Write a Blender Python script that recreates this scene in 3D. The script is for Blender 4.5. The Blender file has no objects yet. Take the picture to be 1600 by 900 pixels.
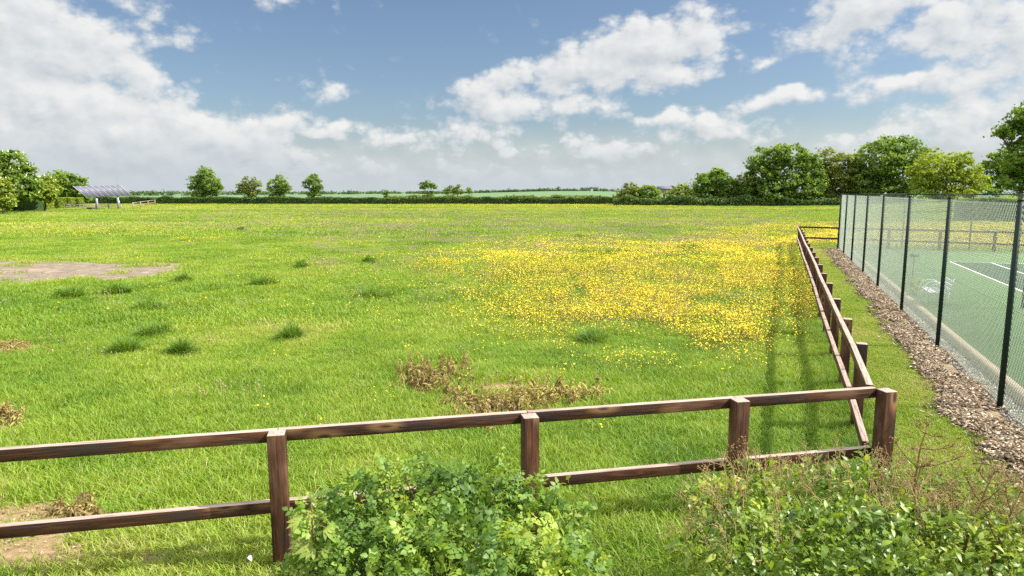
import bpy, math, random
import numpy as np
from mathutils import Vector, Matrix

R = math.radians
S = bpy.context.scene
COL = S.collection
CAMH = 2.8
FPX = 1066.67
PITCH = math.atan(150 / FPX)
CP, SP = math.cos(PITCH), math.sin(PITCH)

# ------------------------------------------------------------------ camera
cam_data = bpy.data.cameras.new('camera')
cam_data.lens = 24.0
cam_data.sensor_width = 36.0
cam_data.clip_start = 0.05
cam_data.clip_end = 9000
cam = bpy.data.objects.new('camera', cam_data)
COL.objects.link(cam)
cam.location = (0, 0, CAMH)
cam.rotation_euler = (math.pi / 2 - PITCH, 0, 0)
S.camera = cam

# ------------------------------------------------------------------ light and exposure
SUN_EL = 45.0
SUN_DIR = Vector((math.cos(R(SUN_EL)) * 0.998, -0.06 * math.cos(R(SUN_EL)), math.sin(R(SUN_EL)))).normalized()
S.view_settings.view_transform = 'Standard'
S.view_settings.look = 'None'
S.view_settings.exposure = 1.12
S.view_settings.gamma = 1.0
S.view_settings.use_curve_mapping = False
sun_data = bpy.data.lights.new('sun', 'SUN')
sun_data.energy = 4.7
sun_data.angle = R(0.5)
sun_data.color = (1.0, 0.95, 0.86)
sun = bpy.data.objects.new('sun', sun_data)
COL.objects.link(sun)
sun.rotation_euler = (-SUN_DIR).to_track_quat('-Z', 'Y').to_euler()
sun.location = SUN_DIR * 60

cy = S.cycles
cy.use_denoising = False
cy.max_bounces = 6
cy.diffuse_bounces = 3
cy.transmission_bounces = 4
cy.glossy_bounces = 2
cy.transparent_max_bounces = 8
cy.caustics_reflective = False
cy.caustics_refractive = False
cy.sample_clamp_indirect = 6.0


def ray(px, py):
    X, Y = (px - 800) / FPX, (py - 450) / FPX
    return np.array((X, CP - Y * SP, -SP - Y * CP))


def G(px, py, z=0.0):
    d = ray(px, py)
    t = (z - CAMH) / d[2]
    return np.array((d[0] * t, d[1] * t, z))


def AT(px, py, depth):
    d = ray(px, py)
    t = depth / d[1]
    return np.array((d[0] * t, depth, CAMH + d[2] * t))


def azel(px, py):
    d = ray(px, py)
    d = d / np.linalg.norm(d)
    return math.degrees(math.atan2(d[0], d[1])), math.degrees(math.asin(d[2]))


def proj(x, y, z):
    zz = z - CAMH
    f = y * CP - zz * SP
    u = y * SP + zz * CP
    f = np.where(f < 0.05, 0.05, f)
    return 800 + FPX * x / f, 450 - FPX * u / f


# ------------------------------------------------------------------ world: Nishita sky with clouds by direction
def nd(nt, typ, **kw):
    n = nt.nodes.new(typ)
    for k, v in kw.items():
        setattr(n, k, v)
    return n


def put(nt, sock, v):
    if hasattr(v, 'is_linked') or isinstance(v, bpy.types.NodeSocket):
        nt.links.new(v, sock)
    elif v is not None:
        sock.default_value = v


def M(nt, op, a, b=None, c=None, clamp=False):
    n = nt.nodes.new('ShaderNodeMath')
    n.operation = op
    n.use_clamp = clamp
    put(nt, n.inputs[0], a)
    if b is not None:
        put(nt, n.inputs[1], b)
    if c is not None:
        put(nt, n.inputs[2], c)
    return n.outputs[0]


def MR(nt, v, a, b, c=0.0, d=1.0, smooth=True):
    n = nt.nodes.new('ShaderNodeMapRange')
    n.interpolation_type = 'SMOOTHSTEP' if smooth else 'LINEAR'
    put(nt, n.inputs[0], v)
    for i, x in enumerate((a, b, c, d)):
        put(nt, n.inputs[1 + i], x)
    return n.outputs[0]


def MIX(nt, f, a, b, mode='MIX'):
    n = nt.nodes.new('ShaderNodeMix')
    n.data_type = 'RGBA'
    n.blend_type = mode
    put(nt, n.inputs[0], f)
    for s, v in ((n.inputs[6], a), (n.inputs[7], b)):
        if isinstance(v, tuple):
            v = v if len(v) == 4 else v + (1,)
        put(nt, s, v)
    return n.outputs[2]


def NOISE(nt, vec, scale, detail=3.0, rough=0.5, dist=0.0, lac=2.0, dim='3D'):
    n = nt.nodes.new('ShaderNodeTexNoise')
    n.noise_dimensions = dim
    if vec is not None:
        nt.links.new(vec, n.inputs['Vector'])
    n.inputs['Scale'].default_value = scale
    n.inputs['Detail'].default_value = detail
    n.inputs['Roughness'].default_value = rough
    n.inputs['Distortion'].default_value = dist
    n.inputs['Lacunarity'].default_value = lac
    return n.outputs['Fac']


# (px, py, rx, ry in photo pixels, tilt in degrees, weight)
BLOBS = [
    (-60, 150, 340, 150, -20, 1.3), (150, 185, 290, 75, -24, 1.25), (40, 60, 190, 85, -25, 1.15), (345, 215, 200, 44, -10, 1.1),
    (0, 330, 760, 125, 0, 1.0), (510, 205, 55, 18, 0, 0.75), (430, 190, 60, 25, 0, 0.6), (190, 10, 60, 60, -20, 0.5),
    (272, 64, 55, 14, 0, 0.42), (505, 142, 55, 16, 0, 0.45), (620, 222, 110, 22, 0, 0.6),
    (1005, 68, 140, 42, 6, 1.0), (900, 108, 110, 44, 8, 1.0), (1080, 62, 75, 34, 0, 0.9), (1040, 110, 95, 38, 0, 0.85),
    (775, 128, 85, 26, 12, 0.85), (790, 165, 105, 34, 0, 0.9), (880, 165, 110, 32, 0, 0.75), (1180, 102, 40, 10, 10, 0.35),
    (1205, 160, 75, 17, 6, 0.85), (1060, 190, 120, 18, 3, 0.75), (1130, 205, 140, 26, 0, 0.55),
    (1345, 15, 105, 42, 10, 0.95), (1480, 30, 130, 45, 10, 0.75), (1600, 40, 120, 60, 0, 0.7),
    (1430, 122, 130, 20, 8, 0.75), (1560, 115, 120, 36, 5, 0.9), (1500, 220, 260, 44, 6, 0.75), (1650, 180, 200, 70, 0, 0.7),
    (740, 205, 80, 30, 0, 0.75), (820, 235, 110, 28, 0, 0.6), (930, 240, 130, 26, 0, 0.5), (800, 300, 900, 62, 0, 0.75),
    (470, -5, 70, 12, 0, 0.3),
]


def build_world():
    w = bpy.data.worlds.new('World')
    S.world = w
    w.use_nodes = True
    nt = w.node_tree
    nt.nodes.clear()
    g = bpy.data.node_groups.new('cloud_density', 'ShaderNodeTree')
    g.interface.new_socket('p', in_out='INPUT', socket_type='NodeSocketVector')
    g.interface.new_socket('d', in_out='OUTPUT', socket_type='NodeSocketFloat')
    gi, go = g.nodes.new('NodeGroupInput'), g.nodes.new('NodeGroupOutput')
    p = gi.outputs[0]
    # warp the lookup so that the outlines billow
    wn = g.nodes.new('ShaderNodeTexNoise')
    g.links.new(p, wn.inputs['Vector'])
    wn.noise_dimensions = '2D'
    wn.inputs['Scale'].default_value = 0.22
    wn.inputs['Detail'].default_value = 3
    vs = nd(g, 'ShaderNodeVectorMath', operation='SUBTRACT')
    g.links.new(wn.outputs['Color'], vs.inputs[0])
    vs.inputs[1].default_value = (.5, .5, .5)
    vm = nd(g, 'ShaderNodeVectorMath', operation='MULTIPLY')
    g.links.new(vs.outputs[0], vm.inputs[0])
    vm.inputs[1].default_value = (3.4, 2.2, 0)
    va = nd(g, 'ShaderNodeVectorMath', operation='ADD')
    g.links.new(p, va.inputs[0])
    g.links.new(vm.outputs[0], va.inputs[1])
    q = va.outputs[0]
    acc = None
    for (px, py, rx, ry, tilt, wt) in BLOBS:
        a0, e0 = azel(px, py)
        ra, re = rx / 18.0, ry / 18.0
        mp = nd(g, 'ShaderNodeMapping', vector_type='TEXTURE')
        g.links.new(q, mp.inputs['Vector'])
        mp.inputs['Location'].default_value = (a0, e0, 3.7)
        mp.inputs['Rotation'].default_value = (0, 0, R(tilt))
        mp.inputs['Scale'].default_value = (ra * 1.25, re * 1.25, 1)
        ln = nd(g, 'ShaderNodeVectorMath', operation='LENGTH')
        g.links.new(mp.outputs[0], ln.inputs[0])
        v = M(g, 'MULTIPLY', MR(g, ln.outputs['Value'], 0.0, 1.35, 1.0, -0.55, smooth=False), wt)
        acc = v if acc is None else M(g, 'SMOOTH_MAX', acc, v, 0.18)
    sc = nd(g, 'ShaderNodeMapping')
    g.links.new(p, sc.inputs['Vector'])
    sc.inputs['Scale'].default_value = (1, 1.45, 1)
    n1 = NOISE(g, sc.outputs[0], 0.30, 6, 0.54, 0.0, dim='2D')
    vo = nd(g, 'ShaderNodeTexVoronoi', feature='F1', voronoi_dimensions='2D')
    g.links.new(sc.outputs[0], vo.inputs['Vector'])
    vo.inputs['Scale'].default_value = 0.55
    vo.inputs['Detail'].default_value = 3.0
    vo.inputs['Roughness'].default_value = 0.55
    bil = M(g, 'SUBTRACT', 0.55, vo.outputs['Distance'])
    near = MR(g, acc, -0.50, 0.15, 0.10, 1.0)      # no crumbs of cloud far from the banks
    rag = M(g, 'MULTIPLY_ADD', M(g, 'SUBTRACT', n1, 0.5), 1.25, M(g, 'MULTIPLY', bil, 0.34))
    d = M(g, 'MULTIPLY_ADD', rag, near, acc)
    # unseen cloud added overhead and behind the viewer to lift the shadows
    sp = g.nodes.new('ShaderNodeSeparateXYZ'); g.links.new(p, sp.inputs[0])
    d = M(g, 'ADD', d, MR(g, sp.outputs[1], 17.5, 28, 0.0, 0.75))
    d = M(g, 'ADD', d, MR(g, M(g, 'ABSOLUTE', sp.outputs[0]), 45, 70, 0.0, 0.5))
    g.links.new(d, go.inputs[0])

    tc = nt.nodes.new('ShaderNodeTexCoord')
    sx = nt.nodes.new('ShaderNodeSeparateXYZ')
    nt.links.new(tc.outputs['Generated'], sx.inputs[0])
    az = M(nt, 'MULTIPLY', M(nt, 'ARCTAN2', sx.outputs[0], sx.outputs[1]), 57.2958)
    el = M(nt, 'MULTIPLY', M(nt, 'ARCSINE', sx.outputs[2]), 57.2958)
    cx = nt.nodes.new('ShaderNodeCombineXYZ')
    nt.links.new(az, cx.inputs[0]); nt.links.new(el, cx.inputs[1])
    cx.inputs[2].default_value = 3.7
    P0 = cx.outputs[0]

    def density(off):
        n = nt.nodes.new('ShaderNodeGroup')
        n.node_tree = g
        ad = nd(nt, 'ShaderNodeVectorMath', operation='ADD')
        nt.links.new(P0, ad.inputs[0])
        ad.inputs[1].default_value = off
        nt.links.new(ad.outputs[0], n.inputs[0])
        return n.outputs[0]
    d0 = density((0, 0, 0))
    d1 = density((0.55, 0.8, 0))
    alpha = MR(nt, d0, -0.08, 0.46)
    lit = M(nt, 'MULTIPLY_ADD', M(nt, 'SUBTRACT', d0, d1), 0.95, 0.52, clamp=True)
    core = MR(nt, d0, 0.35, 1.0)
    lit = M(nt, 'SUBTRACT', lit, M(nt, 'MULTIPLY', core, 0.10), clamp=True)
    ccol = MIX(nt, lit, (0.64, 0.69, 0.73), (0.97, 0.97, 0.95))
    # low air near the horizon takes the contrast out of the far clouds
    low = MR(nt, el, 0.3, 5.5, 0.85, 0.0)
    ccol = MIX(nt, low, ccol, (0.60, 0.67, 0.72))
    sky = nt.nodes.new('ShaderNodeTexSky')
    sky.sky_type = 'NISHITA'
    sky.sun_disc = False
    sky.sun_elevation = R(SUN_EL)
    sky.sun_rotation = math.atan2(SUN_DIR.x, SUN_DIR.y)
    sky.altitude = 0
    sky.air_density = 1.0
    sky.dust_density = 1.0
    sky.ozone_density = 3.0
    b1 = nt.nodes.new('ShaderNodeBackground')
    b1.inputs[1].default_value = 0.053
    nt.links.new(sky.outputs[0], b1.inputs[0])
    b2 = nt.nodes.new('ShaderNodeBackground')
    nt.links.new(MR(nt, el, 17, 36, 0.43, 1.25), b2.inputs[1])  # added cloud above the view glows stronger as fill light
    nt.links.new(ccol, b2.inputs[0])
    mx = nt.nodes.new('ShaderNodeMixShader')
    al = M(nt, 'MULTIPLY', M(nt, 'MAXIMUM', alpha, MR(nt, el, 0.6, 6.0, 0.97, 0.0)), MR(nt, el, -1, 12, 1.0, 0.94))
    nt.links.new(al, mx.inputs[0])
    nt.links.new(b1.outputs[0], mx.inputs[1])
    nt.links.new(b2.outputs[0], mx.inputs[2])
    out = nt.nodes.new('ShaderNodeOutputWorld')
    nt.links.new(mx.outputs[0], out.inputs[0])
    w.cycles.sampling_method = 'MANUAL'
    w.cycles.sample_map_resolution = 256


build_world()

# ------------------------------------------------------------------ helpers
RNG = np.random.default_rng(7)


def tag(o, label=None, cat=None, group=None, kind=None):
    if label: o['label'] = label
    if cat: o['category'] = cat
    if group: o['group'] = group
    if kind: o['kind'] = kind
    return o


def empty(name, loc=(0, 0, 0), rz=0.0):
    o = bpy.data.objects.new(name, None)
    COL.objects.link(o)
    o.location = tuple(float(v) for v in loc)
    o.rotation_euler = (0, 0, rz)
    o.empty_display_size = 0.2
    return o


class MB:
    """collects shapes of any polygon size into one mesh"""

    def __init__(self):
        self.v, self.loops, self.sizes, self.n, self.rnd = [], [], [], 0, []

    def add(self, v, f, rnd=None):
        v = np.asarray(v, dtype=np.float32).reshape(-1, 3)
        f = np.asarray(f, dtype=np.int64)
        self.v.append(v)
        self.loops.append((f + self.n).ravel())
        self.sizes.append(np.full(f.shape[0], f.shape[1], dtype=np.int64))
        self.rnd.append(np.full(len(v), 0.5, np.float32) if rnd is None else np.broadcast_to(np.asarray(rnd, np.float32), (len(v),)))
        self.n += len(v)
        return self

    def box(self, c, s, rz=0.0, bevel=0.0):
        c = np.asarray(c, float); x, y, z = [k / 2 for k in s]
        v = np.array([(-x, -y, -z), (x, -y, -z), (x, y, -z), (-x, y, -z), (-x, -y, z), (x, -y, z), (x, y, z), (-x, y, z)])
        ca, sa = math.cos(rz), math.sin(rz)
        v = np.stack((v[:, 0] * ca - v[:, 1] * sa, v[:, 0] * sa + v[:, 1] * ca, v[:, 2]), 1) + c
        return self.add(v, [(0, 3, 2, 1), (4, 5, 6, 7), (0, 1, 5, 4), (1, 2, 6, 5), (2, 3, 7, 6), (3, 0, 4, 7)])

    def tube(self, pts, radii, n=6, caps=True, rnd=None):
        pts = np.asarray(pts, float)
        k = len(pts)
        radii = np.broadcast_to(np.asarray(radii, float), (k,))
        tang = np.gradient(pts, axis=0)
        tang /= np.linalg.norm(tang, axis=1)[:, None] + 1e-9
        ref = np.array((0, 0, 1.0)) if abs(tang[0, 2]) < 0.9 else np.array((1.0, 0, 0))
        rings = []
        for i in range(k):
            a = np.cross(tang[i], ref); a /= np.linalg.norm(a) + 1e-9
            b = np.cross(tang[i], a)
            th = np.arange(n) * 2 * math.pi / n
            rings.append(pts[i] + radii[i] * (np.cos(th)[:, None] * a + np.sin(th)[:, None] * b))
        v = np.concatenate(rings)
        f = []
        for i in range(k - 1):
            for j in range(n):
                f.append((i * n + j, i * n + (j + 1) % n, (i + 1) * n + (j + 1) % n, (i + 1) * n + j))
        if caps:   # close both ends with a fan of quads sharing the end points
            v = np.concatenate((v, pts[:1], pts[-1:]))
            base = k * n
            for j in range(0, n - 1, 2):
                f.append((base, (j + 2) % n, j + 1, j))
                e = (k - 1) * n
                f.append((base + 1, e + j, e + j + 1, e + (j + 2) % n))
        return self.add(v, f, rnd)

    def mesh(self, name, mat, smooth=False):
        me = bpy.data.meshes.new(name)
        v = np.concatenate(self.v); lo = np.concatenate(self.loops); sz = np.concatenate(self.sizes)
        me.vertices.add(len(v)); me.vertices.foreach_set('co', v.ravel())
        me.loops.add(len(lo)); me.loops.foreach_set('vertex_index', lo.astype(np.int32))
        me.polygons.add(len(sz))
        me.polygons.foreach_set('loop_start', np.concatenate(([0], np.cumsum(sz)[:-1])).astype(np.int32))
        me.polygons.foreach_set('loop_total', sz.astype(np.int32))
        if smooth:
            me.polygons.foreach_set('use_smooth', np.ones(len(sz), bool))
        at = me.attributes.new('rnd', 'FLOAT', 'POINT')
        at.data.foreach_set('value', np.concatenate(self.rnd).astype(np.float32))
        me.update(calc_edges=True)
        if mat is not None:
            me.materials.append(mat)
        return me

    def build(self, name, mat, parent=None, smooth=False, loc=None, rot=None):
        o = bpy.data.objects.new(name, self.mesh(name, mat, smooth))
        COL.objects.link(o)
        if parent is not None:
            o.parent = parent
        if loc is not None: o.location = tuple(float(q) for q in loc)
        if rot is not None: o.rotation_euler = rot
        return o


def bevel(o, w, seg=2):
    m = o.modifiers.new('bevel', 'BEVEL')
    m.width = w; m.segments = seg; m.limit_method = 'ANGLE'
    return o


def lattice(ix, iy, seed):
    h = (ix * 374761393 + iy * 668265263 + seed * 974634777) & 0x7fffffff
    h = ((h ^ (h >> 13)) * 1274126177) & 0x7fffffff
    return ((h ^ (h >> 16)) & 0xffff) / 65535.0


def vnoise(x, y, seed=0):
    x, y = np.asarray(x, float), np.asarray(y, float)
    ix, iy = np.floor(x).astype(np.int64), np.floor(y).astype(np.int64)
    fx, fy = x - ix, y - iy
    fx, fy = fx * fx * (3 - 2 * fx), fy * fy * (3 - 2 * fy)
    a, b = lattice(ix, iy, seed), lattice(ix + 1, iy, seed)
    c, d = lattice(ix, iy + 1, seed), lattice(ix + 1, iy + 1, seed)
    return (a * (1 - fx) + b * fx) * (1 - fy) + (c * (1 - fx) + d * fx) * fy


def fbm(x, y, seed=0, o=4):
    s, a, t = 0.0, 1.0, 0.0
    for i in range(o):
        s = s + a * vnoise(x * 2 ** i, y * 2 ** i, seed + i * 17)
        t += a; a *= 0.5
    return s / t


def sstep(x, a, b):
    t = np.clip((np.asarray(x, float) - a) / (b - a), 0, 1)
    return t * t * (3 - 2 * t)


# ------------------------------------------------------------------ materials
def mat_new(name):
    m = bpy.data.materials.new(name)
    m.use_nodes = True
    nt = m.node_tree
    nt.nodes.clear()
    out = nt.nodes.new('ShaderNodeOutputMaterial')
    return m, nt, out


def ATTR(nt, name, typ='GEOMETRY'):
    n = nt.nodes.new('ShaderNodeAttribute')
    n.attribute_name = name; n.attribute_type = typ
    return n


def principled(nt, out, col, rough=0.7, spec=0.3, normal=None, metallic=0.0, coat=0.0):
    p = nt.nodes.new('ShaderNodeBsdfPrincipled')
    put(nt, p.inputs['Base Color'], col if not isinstance(col, tuple) else col + (1,))
    put(nt, p.inputs['Roughness'], rough)
    p.inputs['Specular IOR Level'].default_value = spec
    p.inputs['Metallic'].default_value = metallic
    p.inputs['Coat Weight'].default_value = coat
    if normal is not None:
        nt.links.new(normal, p.inputs['Normal'])
    nt.links.new(p.outputs[0], out.inputs[0])
    return p


def BUMP(nt, h, strength=0.4, dist=0.02):
    b = nt.nodes.new('ShaderNodeBump')
    b.inputs['Strength'].default_value = strength
    b.inputs['Distance'].default_value = dist
    nt.links.new(h, b.inputs['Height'])
    return b.outputs[0]


def leaf_shader(nt, out, col, transl=0.35, gloss=0.08, rough=0.4, tcol=None):
    d = nt.nodes.new('ShaderNodeBsdfDiffuse'); put(nt, d.inputs[0], col)
    t = nt.nodes.new('ShaderNodeBsdfTranslucent')
    tc = MIX(nt, 1.0, col, (1.25, 1.2, 0.6), 'MULTIPLY') if tcol is None else tcol
    put(nt, t.inputs[0], tc)
    m = nt.nodes.new('ShaderNodeMixShader'); m.inputs[0].default_value = transl
    nt.links.new(d.outputs[0], m.inputs[1]); nt.links.new(t.outputs[0], m.inputs[2])
    if gloss > 0:
        g = nt.nodes.new('ShaderNodeBsdfGlossy'); g.inputs['Roughness'].default_value = rough
        g.inputs[0].default_value = (0.9, 0.95, 1.0, 1)
        m2 = nt.nodes.new('ShaderNodeMixShader'); m2.inputs[0].default_value = gloss
        nt.links.new(m.outputs[0], m2.inputs[1]); nt.links.new(g.outputs[0], m2.inputs[2])
        m = m2
    nt.links.new(m.outputs[0], out.inputs[0])


def RAMP(nt, fac, stops):
    r = nt.nodes.new('ShaderNodeValToRGB')
    put(nt, r.inputs[0], fac)
    e = r.color_ramp.elements
    while len(e) < len(stops): e.new(0.5)
    for el, (p, c) in zip(e, stops):
        el.position = p; el.color = c + (1,)
    return r.outputs[0]


def mat_leaf(name, dark, mid, light, transl=0.35, gloss=0.03, rough=0.5, scale=0.35):
    m, nt, out = mat_new(name)
    rn = ATTR(nt, 'rnd').outputs['Fac']
    geo = nt.nodes.new('ShaderNodeNewGeometry')
    n = NOISE(nt, geo.outputs['Position'], scale, 2)
    f = M(nt, 'ADD', M(nt, 'MULTIPLY', rn, 0.65), M(nt, 'MULTIPLY', MR(nt, n, 0.3, 0.7), 0.35))
    leaf_shader(nt, out, RAMP(nt, f, [(0.1, dark), (0.5, mid), (0.92, light)]), transl, gloss, rough)
    return m


def mat_plain(name, col, rough=0.7, spec=0.3, var=0.25, scale=8.0, metallic=0.0, bump=0.0):
    m, nt, out = mat_new(name)
    tc = nt.nodes.new('ShaderNodeTexCoord')
    n = NOISE(nt, tc.outputs['Object'], scale, 5, 0.6)
    c = MIX(nt, n, tuple(k * (1 - var) for k in col), tuple(min(1, k * (1 + var)) for k in col))
    principled(nt, out, c, rough, spec, BUMP(nt, n, bump, 0.01) if bump else None, metallic)
    return m


def mat_bark(name, a, b):
    m, nt, out = mat_new(name)
    tc = nt.nodes.new('ShaderNodeTexCoord')
    mp = nt.nodes.new('ShaderNodeMapping'); mp.inputs['Scale'].default_value = (6, 6, 1.2)
    nt.links.new(tc.outputs['Object'], mp.inputs[0])
    n = NOISE(nt, mp.outputs[0], 2.0, 5, 0.65)
    principled(nt, out, MIX(nt, n, a, b), 0.9, 0.1, BUMP(nt, n, 0.6, 0.05))
    return m


def mat_grass(name):
    m, nt, out = mat_new(name)
    tint = ATTR(nt, 'tint', 'INSTANCER').outputs['Fac']
    rn = ATTR(nt, 'rnd').outputs['Fac']
    geo = nt.nodes.new('ShaderNodeNewGeometry')
    n = NOISE(nt, geo.outputs['Position'], 1.3, 3)
    f = M(nt, 'ADD', tint, M(nt, 'MULTIPLY', M(nt, 'SUBTRACT', n, 0.5), 0.22))
    f = M(nt, 'ADD', f, M(nt, 'MULTIPLY', M(nt, 'SUBTRACT', rn, 0.5), 0.30))
    f = M(nt, 'ADD', f, MR(nt, rn, 0.955, 0.96, 0.0, 0.42))
    col = RAMP(nt, f, [(0.0, (0.065, 0.14, 0.012)), (0.25, (0.135, 0.24, 0.015)), (0.5, (0.22, 0.325, 0.020)), (0.72, (0.30, 0.355, 0.05)), (0.9, (0.40, 0.36, 0.14)), (1.0, (0.46, 0.38, 0.21))])
    leaf_shader(nt, out, col, 0.40, 0.02, 0.55)
    return m


MAT = {}
MAT['grass'] = mat_grass('grass_blade')
MAT['leaf_dark'] = mat_leaf('leaf_dark', (0.075, 0.14, 0.026), (0.14, 0.23, 0.04), (0.23, 0.31, 0.06), 0.5, 0.008)
MAT['leaf_mid'] = mat_leaf('leaf_mid', (0.085, 0.155, 0.026), (0.16, 0.255, 0.04), (0.25, 0.34, 0.06), 0.5, 0.008)
MAT['leaf_light'] = mat_leaf('leaf_light', (0.14, 0.20, 0.025), (0.25, 0.32, 0.04), (0.34, 0.39, 0.065), 0.45, 0.008)
MAT['leaf_olive'] = mat_leaf('leaf_olive', (0.10, 0.13, 0.025), (0.175, 0.215, 0.04), (0.26, 0.29, 0.07), 0.45, 0.008)
MAT['leaf_far'] = mat_leaf('leaf_far', (0.05, 0.085, 0.04), (0.075, 0.12, 0.05), (0.10, 0.15, 0.06), 0.25, 0.0, 0.6, 0.02)
MAT['leaf_hedge'] = mat_leaf('leaf_hedge', (0.04, 0.08, 0.018), (0.07, 0.125, 0.024), (0.13, 0.18, 0.035), 0.3, 0.02)
MAT['leaf_rose'] = mat_leaf('leaf_rose', (0.055, 0.12, 0.02), (0.155, 0.255, 0.033), (0.36, 0.42, 0.06), 0.38, 0.018, 0.5, 2.5)
MAT['leaf_shrub'] = mat_leaf('leaf_shrub', (0.065, 0.13, 0.016), (0.185, 0.27, 0.027), (0.42, 0.45, 0.07), 0.40, 0.028, 0.42, 2.5)
MAT['leaf_young'] = mat_leaf('leaf_young', (0.16, 0.24, 0.03), (0.23, 0.31, 0.045), (0.33, 0.37, 0.07), 0.40, 0.03, 0.4, 2.5)
MAT['leaf_dead'] = mat_leaf('leaf_dead', (0.14, 0.095, 0.05), (0.34, 0.265, 0.12), (0.48, 0.46, 0.15), 0.35, 0.0, 0.6, 3.0)
MAT['blossom'] = mat_plain('blossom', (0.75, 0.68, 0.52), 0.7, 0.1, 0.1)
MAT['bark'] = mat_bark('bark', (0.05, 0.04, 0.03), (0.15, 0.12, 0.09))
MAT['twig'] = mat_bark('twig', (0.10, 0.055, 0.03), (0.26, 0.15, 0.08))
MAT['stem_green'] = mat_plain('stem_green', (0.20, 0.17, 0.06), 0.6, 0.2)
MAT['stalk'] = mat_plain('seed_stalk', (0.37, 0.28, 0.13), 0.8, 0.1, 0.3, 30)
MAT['bud'] = mat_plain('seed_bud', (0.27, 0.185, 0.085), 0.8, 0.1, 0.5, 60)


def mat_wood():
    m, nt, out = mat_new('stained_timber')
    tc = nt.nodes.new('ShaderNodeTexCoord')
    oi = nt.nodes.new('ShaderNodeObjectInfo')
    off = nd(nt, 'ShaderNodeVectorMath', operation='ADD')
    nt.links.new(tc.outputs['Object'], off.inputs[0])
    rv = nd(nt, 'ShaderNodeVectorMath', operation='SCALE')
    cx = nt.nodes.new('ShaderNodeCombineXYZ')
    for i in range(3): nt.links.new(oi.outputs['Random'], cx.inputs[i])
    nt.links.new(cx.outputs[0], rv.inputs[0]); rv.inputs[3].default_value = 37.0
    nt.links.new(rv.outputs[0], off.inputs[1])
    mp = nt.nodes.new('ShaderNodeMapping'); mp.inputs['Scale'].default_value = (1.1, 22, 22)
    nt.links.new(off.outputs[0], mp.inputs[0])
    g = NOISE(nt, mp.outputs[0], 1.6, 6, 0.65, 1.2)
    mp2 = nt.nodes.new('ShaderNodeMapping'); mp2.inputs['Scale'].default_value = (1.5, 4, 4)
    nt.links.new(off.outputs[0], mp2.inputs[0])
    blot = NOISE(nt, mp2.outputs[0], 1.3, 3, 0.6)
    # knots
    mk = nt.nodes.new('ShaderNodeMapping'); mk.inputs['Scale'].default_value = (2.4, 7, 7)
    nt.links.new(off.outputs[0], mk.inputs[0])
    vo = nt.nodes.new('ShaderNodeTexVoronoi'); nt.links.new(mk.outputs[0], vo.inputs['Vector']); vo.inputs['Scale'].default_value = 0.75
    knot = MR(nt, vo.outputs['Distance'], 0.12, 0.34, 1.0, 0.0)
    c = RAMP(nt, g, [(0.25, (0.018, 0.008, 0.005)), (0.48, (0.050, 0.019, 0.009)), (0.62, (0.096, 0.037, 0.015)), (0.80, (0.21, 0.10, 0.04))])
    c = MIX(nt, MR(nt, blot, 0.50, 0.68), c, (0.035, 0.022, 0.018))
    c = MIX(nt, M(nt, 'MULTIPLY', MR(nt, blot, 0.48, 0.30), 0.45), c, (0.17, 0.095, 0.058))
    c = MIX(nt, M(nt, 'MULTIPLY', knot, 0.75), c, (0.26, 0.14, 0.06))
    c = MIX(nt, MR(nt, vo.outputs['Distance'], 0.06, 0.14, 0.9, 0.0), c, (0.03, 0.014, 0.008))
    mc = nt.nodes.new('ShaderNodeMapping'); mc.inputs['Scale'].default_value = (0.8, 34, 34)
    nt.links.new(off.outputs[0], mc.inputs[0])
    crk = NOISE(nt, mc.outputs[0], 1.0, 2, 0.5, 0.6)
    crack = MR(nt, M(nt, 'ABSOLUTE', M(nt, 'SUBTRACT', crk, 0.5)), 0.0, 0.022, 1.0, 0.0)
    crack = M(nt, 'MULTIPLY', crack, MR(nt, blot, 0.42, 0.56))
    c = MIX(nt, M(nt, 'MULTIPLY', crack, 0.85), c, (0.012, 0.007, 0.005))
    # upper faces: weathered stain, painted paler still for the sunlight on them
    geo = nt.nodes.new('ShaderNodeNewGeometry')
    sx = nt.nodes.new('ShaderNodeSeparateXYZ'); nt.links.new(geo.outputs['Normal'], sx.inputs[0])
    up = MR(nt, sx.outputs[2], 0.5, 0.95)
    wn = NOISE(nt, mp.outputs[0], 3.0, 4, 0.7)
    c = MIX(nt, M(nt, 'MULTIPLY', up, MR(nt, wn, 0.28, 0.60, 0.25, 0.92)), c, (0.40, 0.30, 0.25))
    principled(nt, out, c, MR(nt, g, 0.3, 0.7, 0.5, 0.75), 0.28, BUMP(nt, M(nt, 'SUBTRACT', g, crack), 0.45, 0.008))
    return m


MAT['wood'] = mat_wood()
MAT['wood_grey'] = mat_plain('weathered_timber', (0.26, 0.22, 0.18), 0.85, 0.1, 0.3, 5)
MAT['green_metal'] = mat_plain('green_coated_steel', (0.010, 0.022, 0.016), 0.6, 0.2, 0.2, 20)
MAT['wire'] = mat_plain('coated_wire', (0.30, 0.35, 0.28), 0.55, 0.25, 0.12, 3)
MAT['white_metal'] = mat_plain('white_painted_metal', (0.60, 0.63, 0.66), 0.5, 0.3, 0.12, 10)
MAT['grey_metal'] = mat_plain('galvanised_steel', (0.32, 0.34, 0.35), 0.45, 0.5, 0.15, 4, 0.3)
MAT['dark_handle'] = mat_plain('dark_handle', (0.03, 0.035, 0.05), 0.5, 0.3)
MAT['petal'] = mat_plain('buttercup_petal', (0.80, 0.62, 0.012), 0.5, 0.25, 0.06, 40)
MAT['clover'] = mat_plain('clover_head', (0.30, 0.22, 0.18), 0.8, 0.1, 0.3, 40)
MAT['pink_petal'] = mat_plain('pink_petal', (0.60, 0.42, 0.50), 0.6, 0.2, 0.06, 30)

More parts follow.
